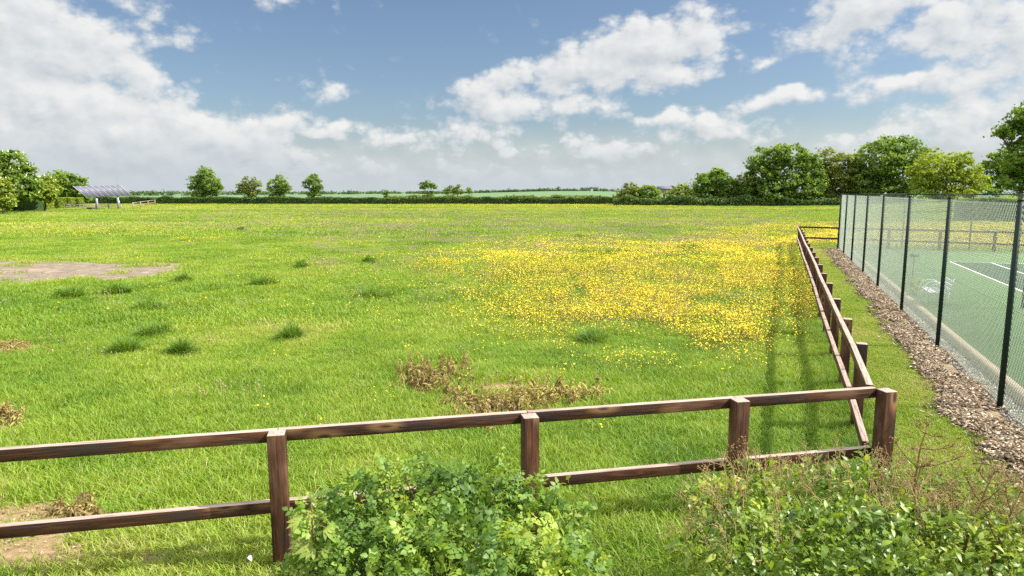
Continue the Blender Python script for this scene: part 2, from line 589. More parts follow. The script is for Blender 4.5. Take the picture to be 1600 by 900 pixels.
# ------------------------------------------------------------------ layout frame of the court and fences
VPX = 1221
AZ = math.atan2((VPX - 800) / FPX, CP + 150 / FPX * SP)
A = np.array((math.sin(AZ), math.cos(AZ), 0.0))        # along the long side fence, away from the house
B = np.array((math.cos(AZ), -math.sin(AZ), 0.0))       # to the right of it
FH = 1.05
W_CORNER = G(1386, 608, FH); W_CORNER[2] = 0
W_FAR = G(1247, 353, FH); W_FAR[2] = 0
T_NEAR = G(1556, 640)
T_FAR = G(1311, 388)
bT = float((np.dot(T_NEAR, B) + np.dot(T_FAR, B)) / 2)
aT = float(np.dot(T_FAR, A))
bW = float(np.dot(W_CORNER, B))


def AB(a, b, z=0.0):
    p = A * a + B * b
    return np.array((p[0], p[1], z))


def ab_of(x, y):
    return x * A[0] + y * A[1], x * B[0] + y * B[1]


# ------------------------------------------------------------------ ground
def terrain(x, y):
    x, y = np.asarray(x, float), np.asarray(y, float)
    r = np.hypot(x, y)
    az = np.degrees(np.arctan2(x, np.maximum(y, 1e-6)))
    front = (y > 0)
    z = np.zeros_like(r)
    # the far field climbs gently to the right of centre
    k = np.exp(-((az - 5) / 9.0) ** 2) * 2.9 + 0.6
    z = z + np.where(front, k, 0.6) * sstep(r, 190, 520)
    z = z - 3.0 * sstep(r, 900, 2500)
    # a low bank beyond the court
    z = z + np.where(front, 2.0 * np.exp(-((az - 40) / 9.0) ** 2) * sstep(r, 78, 125) * (1 - sstep(r, 190, 280)), 0)
    # rough pasture
    z = z + (fbm(x * 0.35, y * 0.35, 5, 2) - 0.5) * 0.10 * sstep(r, 14, 30) * (1 - sstep(r, 160, 200))
    a, b = ab_of(x, y)
    flat = sstep(b, bW - 1.5, bW) * (1 - sstep(a, aT + 4, aT + 9))
    return z * (1 - flat)


def blob_px(px, py, lst):
    v = np.zeros_like(px)
    for (cx_, cy_, rx, ry, w) in lst:
        d = np.sqrt(((px - cx_) / rx) ** 2 + ((py - cy_) / ry) ** 2)
        v = np.maximum(v, w * np.clip(1.5 - d, 0, 1))
    return v


SOIL = [(20, 425, 230, 15, 1.2), (130, 420, 150, 9, 1.0), (20, 545, 40, 11, 1.0), (10, 655, 28, 24, 0.9), (60, 812, 115, 26, 1.0), (70, 866, 85, 30, 0.9), (0, 765, 22, 18, 0.8),
        (760, 606, 90, 9, 0.72), (790, 638, 85, 15, 0.85), (855, 580, 22, 5, 0.7), (665, 605, 35, 16, 0.7), (765, 668, 30, 8, 0.5), (625, 712, 18, 8, 0.5), (985, 800, 40, 24, 0.5), (230, 870, 60, 14, 0.5),
        (250, 415, 60, 6, 0.6)]


def soil_at(x, y):
    px, py = proj(x, y, np.zeros_like(x))
    return np.where(y > 3, blob_px(px, py, SOIL), 0.0)


def build_ground():
    rings = np.concatenate(([0.0], np.geomspace(1.2, 4500, 330)))
    ang = np.concatenate((np.arange(-46, 46, 0.4), np.arange(46, 314, 6.0)))
    ang = np.radians(ang)
    nA, nR = len(ang), len(rings)
    rr, aa = np.meshgrid(rings[1:], ang, indexing='ij')
    x, y = rr * np.sin(aa), rr * np.cos(aa)
    z = terrain(x, y)
    soil = soil_at(x, y)
    v = np.concatenate(([(0, 0, 0)], np.stack((x.ravel(), y.ravel(), z.ravel()), 1)))
    i, j = np.meshgrid(np.arange(nR - 2), np.arange(nA), indexing='ij')
    j2 = (j + 1) % nA
    f = np.stack((1 + i * nA + j, 1 + i * nA + j2, 1 + (i + 1) * nA + j2, 1 + (i + 1) * nA + j), -1).reshape(-1, 4)
    f = f[:, ::-1]
    mb = MB(); mb.add(v, f, np.concatenate(([0], soil.ravel())))
    jj = np.arange(nA)
    tri = np.stack((np.zeros(nA, int), 1 + (jj + 1) % nA, 1 + jj), -1)
    mb.loops.append(tri.ravel()); mb.sizes.append(np.full(nA, 3))
    m, nt, out = mat_new('field_ground')
    geo = nt.nodes.new('ShaderNodeNewGeometry')
    pos = geo.outputs['Position']
    so = ATTR(nt, 'rnd').outputs['Fac']
    n1 = NOISE(nt, pos, 2.2, 6, 0.62)
    n2 = NOISE(nt, pos, 0.35, 4, 0.55)
    n3 = NOISE(nt, pos, 14, 5, 0.65)
    turf = RAMP(nt, n1, [(0.3, (0.07, 0.12, 0.018)), (0.55, (0.12, 0.19, 0.025)), (0.75, (0.20, 0.22, 0.05))])
    turf = MIX(nt, M(nt, 'MULTIPLY', MR(nt, n2, 0.55, 0.75), 0.5), turf, (0.22, 0.20, 0.06))
    ln = nd(nt, 'ShaderNodeVectorMath', operation='LENGTH'); nt.links.new(pos, ln.inputs[0])
    crop = MIX(nt, NOISE(nt, pos, 0.01, 4), (0.085, 0.145, 0.075), (0.12, 0.175, 0.085))
    turf = MIX(nt, MR(nt, ln.outputs['Value'], 168, 200), turf, crop)
    earth = RAMP(nt, n3, [(0.25, (0.10, 0.068, 0.04)), (0.5, (0.21, 0.142, 0.08)), (0.8, (0.33, 0.245, 0.145))])
    # the big worn patch on the left is trodden greyish mud
    sx = nt.nodes.new('ShaderNodeSeparateXYZ'); nt.links.new(pos, sx.inputs[0])
    mud = RAMP(nt, n1, [(0.3, (0.12, 0.095, 0.07)), (0.55, (0.18, 0.145, 0.108)), (0.75, (0.30, 0.25, 0.19))])
    earth = MIX(nt, MR(nt, sx.outputs[1], 14, 18), earth, mud)
    mask = MR(nt, M(nt, 'ADD', so, M(nt, 'MULTIPLY', M(nt, 'SUBTRACT', n1, 0.5), 0.9)), 0.36, 0.60)
    col = MIX(nt, mask, turf, earth)
    principled(nt, out, col, 0.95, 0.08, BUMP(nt, n3, 0.5, 0.03))
    o = mb.build('ground', m, smooth=True)
    tag(o, kind='structure')
    return o


build_ground()

# ------------------------------------------------------------------ tennis court
A_BASE, B_SIDE, A_NET = 31.0, 6.28, 19.1
COURT_B0, COURT_A1 = 3.24, 36.4
COURT_B1, COURT_A0 = 20.3, 1.8


def slab(name, a0, a1, b0, b1, z0, z1, mat, parent=None, kind='structure'):
    c = AB((a0 + a1) / 2, (b0 + b1) / 2, (z0 + z1) / 2)
    mb = MB().box((0, 0, 0), (a1 - a0, b1 - b0, z1 - z0))
    o = mb.build(name, mat, parent, loc=c, rot=(0, 0, math.pi / 2 - AZ))
    if kind and parent is None: tag(o, kind=kind)
    return o


def mat_court(name, c0, c1):
    m, nt, out = mat_new(name)
    pos = nt.nodes.new('ShaderNodeNewGeometry').outputs['Position']
    n = NOISE(nt, pos, 0.5, 6, 0.65)
    f = NOISE(nt, pos, 90, 2, 0.6)
    c = MIX(nt, MR(nt, n, 0.3, 0.7), c0, c1)
    c = MIX(nt, M(nt, 'MULTIPLY', f, 0.25), c, (0.05, 0.09, 0.06))
    principled(nt, out, c, 0.85, 0.15, BUMP(nt, f, 0.3, 0.003))
    return m


MAT['court_green'] = mat_court('court_green', (0.125, 0.235, 0.072), (0.16, 0.275, 0.095))
MAT['court_dark'] = mat_court('court_slate', (0.065, 0.125, 0.07), (0.09, 0.15, 0.09))
MAT['line'] = mat_plain('court_line_paint', (0.78, 0.78, 0.76), 0.7, 0.2, 0.08, 6)
MAT['kerb'] = mat_plain('court_kerb', (0.25, 0.205, 0.15), 0.9, 0.1, 0.35, 3, bump=0.3)
slab('tennis_court', COURT_A0, COURT_A1, COURT_B0, COURT_B1, -0.3, 0.10, MAT['court_green'])
slab('court_kerb', COURT_A0, COURT_A1 + 0.12, 3.08, COURT_B0, -0.3, 0.125, MAT['kerb'])
slab('court_kerb', COURT_A1, COURT_A1 + 0.12, COURT_B0, COURT_B1, -0.3, 0.125, MAT['kerb'])
slab('playing_area', A_NET * 2 - A_BASE, A_BASE, B_SIDE, B_SIDE + 10.97, 0.06, 0.104, MAT['court_dark'])


def line(a0, a1, b0, b1):
    slab('court_line', a0, a1, b0, b1, 0.08, 0.108, MAT['line'])


line(2 * A_NET - A_BASE, A_BASE + 0.03, B_SIDE - 0.03, B_SIDE + 0.03)
line(A_BASE - 0.05, A_BASE + 0.05, B_SIDE + 0.03, B_SIDE + 10.94)
line(2 * A_NET - A_BASE, A_BASE - 0.05, B_SIDE + 1.37 - 0.03, B_SIDE + 1.37 + 0.03)
line(2 * A_NET - A_BASE, A_BASE + 0.03, B_SIDE + 10.94, B_SIDE + 11.0)
line(A_NET + 6.37, A_NET + 6.43, B_SIDE + 1.40, B_SIDE + 9.57)

# net, standing just beyond the right edge of the frame
net = tag(empty('tennis_net', AB(A_NET, 5.42, 0.10)), 'tennis net with dark green posts across the middle of the court', 'net')
for k, bb in enumerate((0.0, 12.8)):
    mb = MB(); p = B * bb
    mb.tube([p, p + np.array((0, 0, 1.10))], 0.04, 10)
    mb.build('net_post', MAT['green_metal'], net)
mb = MB()
for q in np.arange(0.05, 12.75, 0.09):
    mb.box(B * q + np.array((0, 0, 0.52)), (0.006, 0.006, 0.92))
for z in np.arange(0.08, 0.98, 0.09):
    mb.box(B * 6.4 + np.array((0, 0, z)), (12.7, 0.005, 0.005), -AZ)
mb.build('netting', MAT['green_metal'], net)
MB().box(B * 6.4 + np.array((0, 0, 1.0)), (12.7, 0.02, 0.07), -AZ).build('net_band', MAT['line'], net)

# ------------------------------------------------------------------ strips between the fences
m, nt, out = mat_new('bare_soil')
pos = nt.nodes.new('ShaderNodeNewGeometry').outputs['Position']
n = NOISE(nt, pos, 9, 6, 0.65)
principled(nt, out, RAMP(nt, n, [(0.3, (0.14, 0.105, 0.07)), (0.55, (0.25, 0.19, 0.125)), (0.75, (0.36, 0.29, 0.20))]), 0.95, 0.05, BUMP(nt, n, 0.6, 0.03))
MAT['soil'] = m


def strip_mesh(name, a0, a1, b0, b1, z, mat, wob=0.12):
    na, nb = int((a1 - a0) / 0.12), max(2, int((b1 - b0) / 0.1))
    av = np.linspace(a0, a1, na)
    t = np.linspace(0, 1, nb)
    l = b0 + (fbm(av * 0.9, av * 0 + 3, 31, 4) - 0.5) * 4 * wob
    P = []
    for i in range(na):
        bb = l[i] + (b1 - l[i]) * t
        pts = av[i] * A[None, :] + bb[:, None] * B[None, :]
        pts[:, 2] = z + (fbm(pts[:, 0] * 3, pts[:, 1] * 3, 9, 3) - 0.5) * 0.02
        P.append(pts)
    P = np.concatenate(P)
    i, j = np.meshgrid(np.arange(na - 1), np.arange(nb - 1), indexing='ij')
    f = np.stack((i * nb + j, i * nb + j + 1, (i + 1) * nb + j + 1, (i + 1) * nb + j), -1).reshape(-1, 4)
    mb = MB(); mb.add(P, f)
    o = mb.build(name, mat, smooth=True)
    return tag(o, kind='structure')


CHIP_B0 = 2.28
strip_mesh('soil_strip', 2.5, 37.4, CHIP_B0, 3.08, 0.022, MAT['soil'])

# ------------------------------------------------------------------ scattered stuff through geometry nodes
def source(name, mb, mat):
    return bpy.data.objects.new(name, mb.mesh(name, mat))


def scatter(name, sources, pts, rot, scl, tint, var, kind='stuff'):
    coll = bpy.data.collections.new(name + '_kinds')
    for s in sources: coll.objects.link(s)
    me = bpy.data.meshes.new(name)
    n = len(pts)
    me.vertices.add(n); me.vertices.foreach_set('co', np.asarray(pts, np.float32).ravel())
    for nm, typ, data, key in (('rot', 'FLOAT_VECTOR', rot, 'vector'), ('scl', 'FLOAT_VECTOR', scl, 'vector'), ('tint', 'FLOAT', tint, 'value'), ('variant', 'INT', var, 'value')):
        at = me.attributes.new(nm, typ, 'POINT')
        at.data.foreach_set(key, np.ascontiguousarray(data, np.int32 if typ == 'INT' else np.float32).ravel())
    for s in sources: 
        if s.data.materials[0].name not in [mm.name for mm in me.materials]: me.materials.append(s.data.materials[0])
    o = bpy.data.objects.new(name, me); COL.objects.link(o)
    ng = bpy.data.node_groups.new(name, 'GeometryNodeTree')
    ng.interface.new_socket('Geometry', in_out='INPUT', socket_type='NodeSocketGeometry')
    ng.interface.new_socket('Geometry', in_out='OUTPUT', socket_type='NodeSocketGeometry')
    gi, go = ng.nodes.new('NodeGroupInput'), ng.nodes.new('NodeGroupOutput')
    ip = ng.nodes.new('GeometryNodeInstanceOnPoints')
    ci = ng.nodes.new('GeometryNodeCollectionInfo')
    ci.inputs['Collection'].default_value = coll
    ci.inputs['Separate Children'].default_value = True
    ci.inputs['Reset Children'].default_value = True
    ng.links.new(gi.outputs[0], ip.inputs['Points'])
    ng.links.new(ci.outputs[0], ip.inputs['Instance'])
    ip.inputs['Pick Instance'].default_value = True
    for nm, typ, sock in (('variant', 'INT', 'Instance Index'), ('rot', 'FLOAT_VECTOR', 'Rotation'), ('scl', 'FLOAT_VECTOR', 'Scale')):
        na = ng.nodes.new('GeometryNodeInputNamedAttribute'); na.data_type = typ
        na.inputs['Name'].default_value = nm
        s = [q for q in na.outputs if q.enabled and q.name == 'Attribute'][0]
        ng.links.new(s, ip.inputs[sock])
    ng.links.new(ip.outputs[0], go.inputs[0])
    md = o.modifiers.new('scatter', 'NODES'); md.node_group = ng
    tag(o, kind=kind)
    return o


def blades(rng, n, radius, h0, h1, w, lean=0.5, flat=False, mb=None, square=False):
    """n bent grass blades over a disc, three segments each"""
    mb = mb or MB()
    th = rng.random(n) * 2 * math.pi
    r = radius * np.sqrt(rng.random(n))
    bx, by = r * np.cos(th), r * np.sin(th)
    if square: bx, by = (rng.random(n) - .5) * 2 * radius, (rng.random(n) - .5) * 2 * radius
    h = h0 + (h1 - h0) * rng.random(n) ** 1.3
    az = rng.random(n) * 2 * math.pi
    ln = h * lean * (0.25 + rng.random(n) * 1.3)
    ww = w * (0.6 + 0.8 * rng.random(n))
    fa = az + math.pi / 2 + (rng.random(n) - .5) * 1.6
    wx, wy = np.cos(fa) * ww / 2, np.sin(fa) * ww / 2
    V = []
    for t, k in ((0, 0.8), (0.4, 1.0), (0.75, 0.7), (1.0, 0.08)):
        ox = bx + np.cos(az) * ln * t ** 1.9
        oy = by + np.sin(az) * ln * t ** 1.9
        oz = h * (t - 0.18 * t ** 3 * min(lean, 1.5))
        V.append(np.stack((ox - wx * k, oy - wy * k, oz), 1)); V.append(np.stack((ox + wx * k, oy + wy * k, oz), 1))
    V = np.stack(V, 1).reshape(-1, 3)
    base = (np.arange(n) * 8)[:, None]
    F = np.concatenate([base + np.array(q) for q in ((0, 1, 3, 2), (2, 3, 5, 4), (4, 5, 7, 6))])
    mb.add(V, F, np.repeat(rng.random(n), 8))
    return mb


grass_src = []
for k in range(4): grass_src.append(source('blade_tuft_a%d' % k, blades(RNG, 175, 0.20, 0.035, 0.112, 0.006, 0.85), MAT['grass']))
for k in range(4): grass_src.append(source('blade_tuft_b%d' % k, blades(RNG, 170, 0.34, 0.045, 0.13, 0.012, 0.75), MAT['grass']))
for k in range(4): grass_src.append(source('blade_tuft_c%d' % k, blades(RNG, 230, 0.85, 0.05, 0.17, 0.032, 0.6), MAT['grass']))
for k in range(2): grass_src.append(source('blade_tuft_d%d' % k, blades(RNG, 260, 0.20, 0.012, 0.035, 0.006, 1.0), MAT['grass']))
NEAR0, MID0, FAR0, LAWN0 = 0, 4, 8, 12


def grid_points(y0, y1, step, rng, half=45.0):
    pts = []
    t = math.tan(R(half))
    ys = np.arange(y0, y1, step)
    for y in ys:
        xs = np.arange(-t * y - 1, t * y + 1, step)
        pts.append(np.stack((xs, np.full_like(xs, y)), 1))
    p = np.concatenate(pts)
    return p + (rng.random(p.shape) - .5) * step * 1.1


def in_court_zone(x, y):
    a, b = ab_of(x, y)
    return (b > 2.72) & (a < aT - 0.2)


MEADOW_TINT = [(0, 0)]


def grass_tint(x, y):
    px, py = proj(x, y, np.zeros_like(x))
    r = np.hypot(x, y)
    t = 0.40 + (fbm(x * 0.22, y * 0.22, 41, 4) - 0.5) * 0.55 + (fbm(x * 1.3, y * 1.3, 43, 3) - 0.5) * 0.55
    t = t + 0.03 * sstep(r, 18, 60)
    # long dry bands far out
    band = fbm(x * 0.02, y * 0.09, 47, 4)
    t = t + 0.24 * sstep(band, 0.50, 0.66) * sstep(r, 28, 60)
    t = t + 0.22 * np.clip(soil_at(x, y), 0, 0.8)
    return t


GP, GR, GS, GT, GV = [], [], [], [], []


def add_grass(p, v0, nv, zs, rng, sc=1.0, dens_cut=True, tint_add=0.0, lawn=False):
    x, y = p[:, 0], p[:, 1]
    a, b = ab_of(x, y)
    keep = ~in_court_zone(x, y)
    edge = CHIP_B0 + (fbm(a * 0.9, a * 0 + 3, 31, 4) - 0.5) * 0.48
    strip = (b > bW + 0.05) & (a < 38.6) & (y > 2)
    if lawn:
        keep &= strip & (b < edge + 0.06 + np.abs(rng.normal(0, .10, len(b)))) & (rng.random(len(b)) < 1.0 - .75 * sstep(b, edge - .28, edge + .12)) & (rng.random(len(b)) < .65 + 1.0 * fbm(x * 1.1, y * 1.1, 57, 3))
    else:
        keep &= ~strip
    if dens_cut:
        s = soil_at(x, y) + (fbm(x * 2.2, y * 2.2, 3, 4) - 0.5) * 0.9
        keep &= rng.random(len(x)) > sstep(s, 0.25, 0.6) * 0.95
    p = p[keep]; x, y = p[:, 0], p[:, 1]
    n = len(p)
    lush = 0.35 + 1.35 * fbm(x * 0.8, y * 0.8, 51, 4)
    z = terrain(x, y)
    GP.append(np.stack((x, y, z - 0.004), 1))
    GR.append(np.stack(((rng.random(n) - .5) * 0.2, (rng.random(n) - .5) * 0.2, rng.random(n) * 6.283), 1))
    s = sc * (0.85 + 0.4 * rng.random(n))
    GS.append(np.stack((s, s, s * zs * lush), 1))
    GT.append(grass_tint(x, y) + tint_add)
    GV.append(v0 + rng.integers(0, nv, n))


add_grass(grid_points(2.6, 13.5, 0.165, RNG), NEAR0, 4, 1.0, RNG)
add_grass(grid_points(13.5, 42, 0.30, RNG), MID0, 4, 1.0, RNG)
add_grass(grid_points(42, 172, 0.85, RNG), FAR0, 4, 0.95, RNG)
p = grid_points(3.0, 37, 0.17, RNG)
p = np.concatenate((p, grid_points(3.0, 37, 0.17, RNG)))
add_grass(p[(p[:, 0] > 0.5)], LAWN0, 2, 1.0, RNG, lawn=True, tint_add=0.30)
# dry stubble and litter left on the bare earth
p = grid_points(4.0, 14, 0.13, RNG)
sp_ = soil_at(p[:, 0], p[:, 1]) + (fbm(p[:, 0] * 2.2, p[:, 1] * 2.2, 3, 4) - .5) * .9
p = p[(sp_ > .25) & (RNG.random(len(p)) < .20 + .5 * fbm(p[:, 0] * 2, p[:, 1] * 2, 77, 3))]
add_grass(p, LAWN0, 2, 0.8, RNG, 0.7, dens_cut=False, tint_add=0.35)
# longer growth along the foot of the side fence, where nothing grazes
aa = RNG.random(700) * 32 + 6.6
p = np.stack([AB(a, bW - 0.03 + RNG.normal() * 0.07)[:2] for a in aa])
add_grass(p, NEAR0, 4, 1.55, RNG, 0.8, dens_cut=False, tint_add=-0.05)
scatter('grass', grass_src, np.concatenate(GP), np.concatenate(GR), np.concatenate(GS), np.clip(np.concatenate(GT), 0.02, 0.98), np.concatenate(GV))

# buttercups -----------------------------------------------------------------
def buttercup(rng, n, spread, h0, h1, fr):
    stems, fl = MB(), MB()
    for i in range(n):
        x, y = rng.normal(0, spread, 2)
        h = h0 + (h1 - h0) * rng.random()
        tx, ty = x + rng.normal() * 0.04, y + rng.normal() * 0.04
        w = fr * 0.09
        stems.add([(x - w, y, 0), (x + w, y, 0), (tx + w * .6, ty, h), (tx - w * .6, ty, h)], [(0, 1, 2, 3)], 0.5)
        nx, ny = rng.normal(0, .35, 2)
        r = fr * (0.5 + .85 * rng.random() ** 1.3)
        a0 = rng.random() * 6.28
        c = np.array((tx, ty, h))
        V, F = [c], []
        for k in range(5):
            for q, rad, up in ((-0.52, .62, .22), (0, 1.0, .42), (0.52, .62, .22)):
                t = a0 + k * 1.2566 + q
                px_, py_ = math.cos(t) * rad * r, math.sin(t) * rad * r
                V.append(c + np.array((px_, py_, up * r + nx * px_ + ny * py_)))
            b = 1 + k * 3
            F.append((0, b, b + 1, b + 2))
        fl.add(V, F, rng.random())
    return stems, fl


def join_source(name, parts):
    """one mesh with several materials"""
    mb = MB(); mi = []
    for p_, m_ in parts:
        for v, lo, sz, rn in zip(p_.v, p_.loops, p_.sizes, p_.rnd): pass
        off = mb.n
        mb.v += p_.v; mb.loops += [l + off for l in p_.loops]; mb.sizes += p_.sizes; mb.rnd += p_.rnd; mb.n += p_.n
        mi.append(sum(len(s) for s in p_.sizes))
    me = mb.mesh(name, None)
    for _, m_ in parts: me.materials.append(m_)
    me.polygons.foreach_set('material_index', np.repeat(np.arange(len(parts)), mi).astype(np.int32))
    return bpy.data.objects.new(name, me)


fl_src = []
for k in range(4):
    st, fl = buttercup(RNG, 9, 0.10, 0.08, 0.27, 0.0130)
    fl_src.append(join_source('buttercup_sprig_a%d' % k, [(st, MAT['stem_green']), (fl, MAT['petal'])]))
for k in range(3):
    st, fl = buttercup(RNG, 26, 0.36, 0.10, 0.26, 0.023)
    fl_src.append(join_source('buttercup_sprig_b%d' % k, [(st, MAT['stem_green']), (fl, MAT['petal'])]))

YEL = [(1010, 470, 200, 50, 1.0), (1130, 500, 90, 50, .95), (1090, 388, 150, 11, 1.0), (1190, 420, 40, 45, 0.9), (900, 420, 190, 40, .62), (1150, 440, 70, 45, .9),
       (760, 412, 90, 22, .42), (1060, 540, 160, 30, .30), (800, 470, 90, 50, .22), (1245, 420, 14, 26, 1.0), (1262, 470, 14, 30, .85), (960, 400, 80, 10, .7), (1000, 405, 110, 14, .65),
       (990, 320.5, 75, 2.2, 1.5), (860, 321, 260, 2.2, 0.75), (560, 321.5, 330, 1.6, .4), (330, 348, 200, 9, .05), (60, 345, 80, 9, .08), (330, 372, 60, 6, .08), (1150, 330, 150, 6, .22), (800, 335, 420, 12, .12), (560, 430, 170, 50, .03), (1100, 345, 140, 5, .2),
       (260, 322, 160, 3, .35), (110, 362, 130, 6, .07), (700, 520, 400, 120, .008), (300, 560, 420, 130, .002), (1400, 372, 230, 24, .9), (1560, 362, 90, 30, .9), (1330, 345, 120, 8, .3)]


def scatter_by_mask(lst, bands, noise_seed, lo, hi):
    P, Sc, V = [], [], []
    for (y0, y1, dens, v0, nv, s) in bands:
        t = math.tan(R(44))
        n = int(dens * t * (y1 ** 2 - y0 ** 2))
        y = np.sqrt(y0 ** 2 + RNG.random(n) * (y1 ** 2 - y0 ** 2))
        x = (RNG.random(n) * 2 - 1) * t * y
        px, py = proj(x, y, np.full(n, 0.15))
        w = np.clip(blob_px(px, py, lst), 0, 1.2)
        cl = sstep(fbm(x * 0.6, y * 0.6, noise_seed, 5) * .55 + fbm(x * 2.2, y * 2.2, noise_seed + 9, 3) * .45, lo, hi)
        a, b = ab_of(x, y)
        ok = (RNG.random(n) < w * cl) & ~in_court_zone(x, y) & ~((b > bW) & (a < 38.8)) & (soil_at(x, y) < 0.45)
        P.append(np.stack((x[ok], y[ok], terrain(x[ok], y[ok])), 1)); m_ = int(ok.sum())
        Sc.append(s * (0.75 + 0.5 * RNG.random(m_))); V.append(v0 + RNG.integers(0, nv, m_))
    return np.concatenate(P), np.concatenate(Sc), np.concatenate(V)


P, Sc, V = scatter_by_mask(YEL, [(4.5, 26, 150, 0, 4, 1.0), (26, 60, 36, 4, 3, 0.75), (60, 172, 3.0, 4, 3, 0.95)], 61, 0.34, 0.58)
n = len(P)
print('buttercups', n)
scatter('buttercups', fl_src, P, np.stack((RNG.normal(0, .08, n), RNG.normal(0, .08, n), RNG.random(n) * 6.28), 1), np.stack((Sc,) * 3, 1), RNG.random(n), V)

# purple and brown seed heads -------------------------------------------------
def seedheads(rng, n, spread, r):
    st, hd = MB(), MB()
    for i in range(n):
        x, y = rng.normal(0, spread, 2); h = 0.12 + 0.16 * rng.random()
        w = r * .15
        st.add([(x - w, y, 0), (x + w, y, 0), (x + w, y, h), (x - w, y, h)], [(0, 1, 2, 3)])
        a = r * (.7 + .6 * rng.random()); z = a * 1.5
        hd.add([(x - a, y, h), (x, y - a, h), (x + a, y, h), (x, y + a, h), (x, y, h + z), (x, y, h - z)],
               [(0, 1, 4), (1, 2, 4), (2, 3, 4), (3, 0, 4), (1, 0, 5), (2, 1, 5), (3, 2, 5), (0, 3, 5)], rng.random())
    return st, hd


sh_src = []
for k in range(3):
    st, hd = seedheads(RNG, 9, 0.16, 0.011)
    sh_src.append(join_source('seedhead_sprig_a%d' % k, [(st, MAT['stalk']), (hd, MAT['clover'])]))
for k in range(3):
    st, hd = seedheads(RNG, 16, 0.5, 0.026)
    sh_src.append(join_source('seedhead_sprig_b%d' % k, [(st, MAT['stalk']), (hd, MAT['clover'])]))
PUR = [(900, 375, 420, 22, .7), (800, 350, 500, 10, .8), (1150, 345, 120, 8, .9), (700, 400, 200, 25, .45), (1030, 450, 160, 50, .40), (620, 335, 300, 6, .7), (1100, 332, 150, 3, .9), (420, 345, 150, 6, .5), (780, 450, 140, 30, .25), (1390, 372, 200, 16, .6), (700, 480, 900, 130, .05)]
P, Sc, V = scatter_by_mask(PUR, [(8, 26, 15, 0, 3, 1.0), (26, 60, 5, 3, 3, 0.65), (60, 160, 1.3, 3, 3, 0.85)], 71, 0.36, 0.62)
n = len(P)
print('seedheads', n)
scatter('clover_flowers', sh_src, P, np.stack((RNG.normal(0, .08, n), RNG.normal(0, .08, n), RNG.random(n) * 6.28), 1), np.stack((Sc,) * 3, 1), RNG.random(n), V)

# wood chips -------------------------------------------------------------------
m, nt, out = mat_new('bark_chip')
tn = ATTR(nt, 'tint', 'INSTANCER').outputs['Fac']
principled(nt, out, RAMP(nt, tn, [(0.0, (0.045, 0.033, 0.022)), (0.35, (0.175, 0.125, 0.08)), (0.7, (0.30, 0.225, 0.15)), (1.0, (0.58, 0.48, 0.36))]), 0.85, 0.15)
MAT['chip'] = m
chip_src = []
for k in range(5):
    mb = MB()
    L, W, H = 0.045 + .03 * RNG.random(), 0.016 + .012 * RNG.random(), 0.008 + .006 * RNG.random()
    v = np.array([(-L, -W, 0), (L, -W * .6, 0), (L * .9, W, 0), (-L * .8, W * .7, 0), (-L * .8, -W * .6, H), (L * .8, -W * .5, H * 1.2), (L * .7, W * .6, H), (-L * .9, W * .5, H * .7)]) * .5
    v += RNG.normal(0, .002, v.shape)
    mb.add(v, [(0, 3, 2, 1), (4, 5, 6, 7), (0, 1, 5, 4), (1, 2, 6, 5), (2, 3, 7, 6), (3, 0, 4, 7)])
    chip_src.append(source('chip_%d' % k, mb, MAT['chip']))
n = 90000
a = 4.5 + 32.5 * RNG.random(n) ** 1.5
e0 = CHIP_B0 + 0.10 + (fbm(a * 0.9, a * 0 + 3, 31, 4) - 0.5) * 0.5
e1 = 2.62 + (fbm(a * 1.3, a * 0 + 8, 33, 3) - 0.5) * 0.3
t = RNG.random(n)
b = e0 + (e1 - e0) * t + RNG.normal(0, .14, n)
cov = fbm(a * 1.5, b * 3, 35, 3)
ok = RNG.random(n) < sstep(cov, 0.26, 0.56)
a, b = a[ok], b[ok]; n = len(a)
pts = a[:, None] * A[None] + b[:, None] * B[None]; pts[:, 2] = 0.026 + RNG.random(n) * 0.022
scatter('wood_chips', chip_src, pts, np.stack((RNG.normal(0, .3, n), RNG.normal(0, .3, n), RNG.random(n) * 6.28), 1), np.stack((0.65 + .75 * RNG.random(n),) * 3, 1), np.clip(RNG.normal(.40, .32, n), 0, 1), RNG.integers(0, 5, n))

# gravel between the wire fence and the kerb
m, nt, out = mat_new('gravel_stone')
tn = ATTR(nt, 'tint', 'INSTANCER').outputs['Fac']
principled(nt, out, RAMP(nt, tn, [(0.0, (0.07, 0.06, 0.05)), (0.5, (0.21, 0.19, 0.16)), (1.0, (0.48, 0.46, 0.42))]), 0.85, 0.2)
MAT['gravel'] = m
gs = []
for k in range(4):
    v = np.array([(1, 0, 0), (0, 1, 0), (-1, 0, 0), (0, -1, 0), (0, 0, .7), (0, 0, -.5)]) * 0.018 * (1 + RNG.normal(0, .25, (6, 3)))
    mb = MB().add(v, [(0, 1, 4), (1, 2, 4), (2, 3, 4), (3, 0, 4), (1, 0, 5), (2, 1, 5), (3, 2, 5), (0, 3, 5)])
    gs.append(source('stone_%d' % k, mb, MAT['gravel']))
n = 16000
a = 5 + 30 * RNG.random(n) ** 1.6; b = 2.72 + 0.34 * RNG.random(n)
pts = a[:, None] * A[None] + b[:, None] * B[None]; pts[:, 2] = 0.026 + RNG.random(n) * .01
scatter('gravel', gs, pts, RNG.random((n, 3)) * 6.28, np.stack((0.5 + .7 * RNG.random(n),) * 3, 1), np.clip(RNG.normal(.5, .25, n), 0, 1), RNG.integers(0, 4, n))

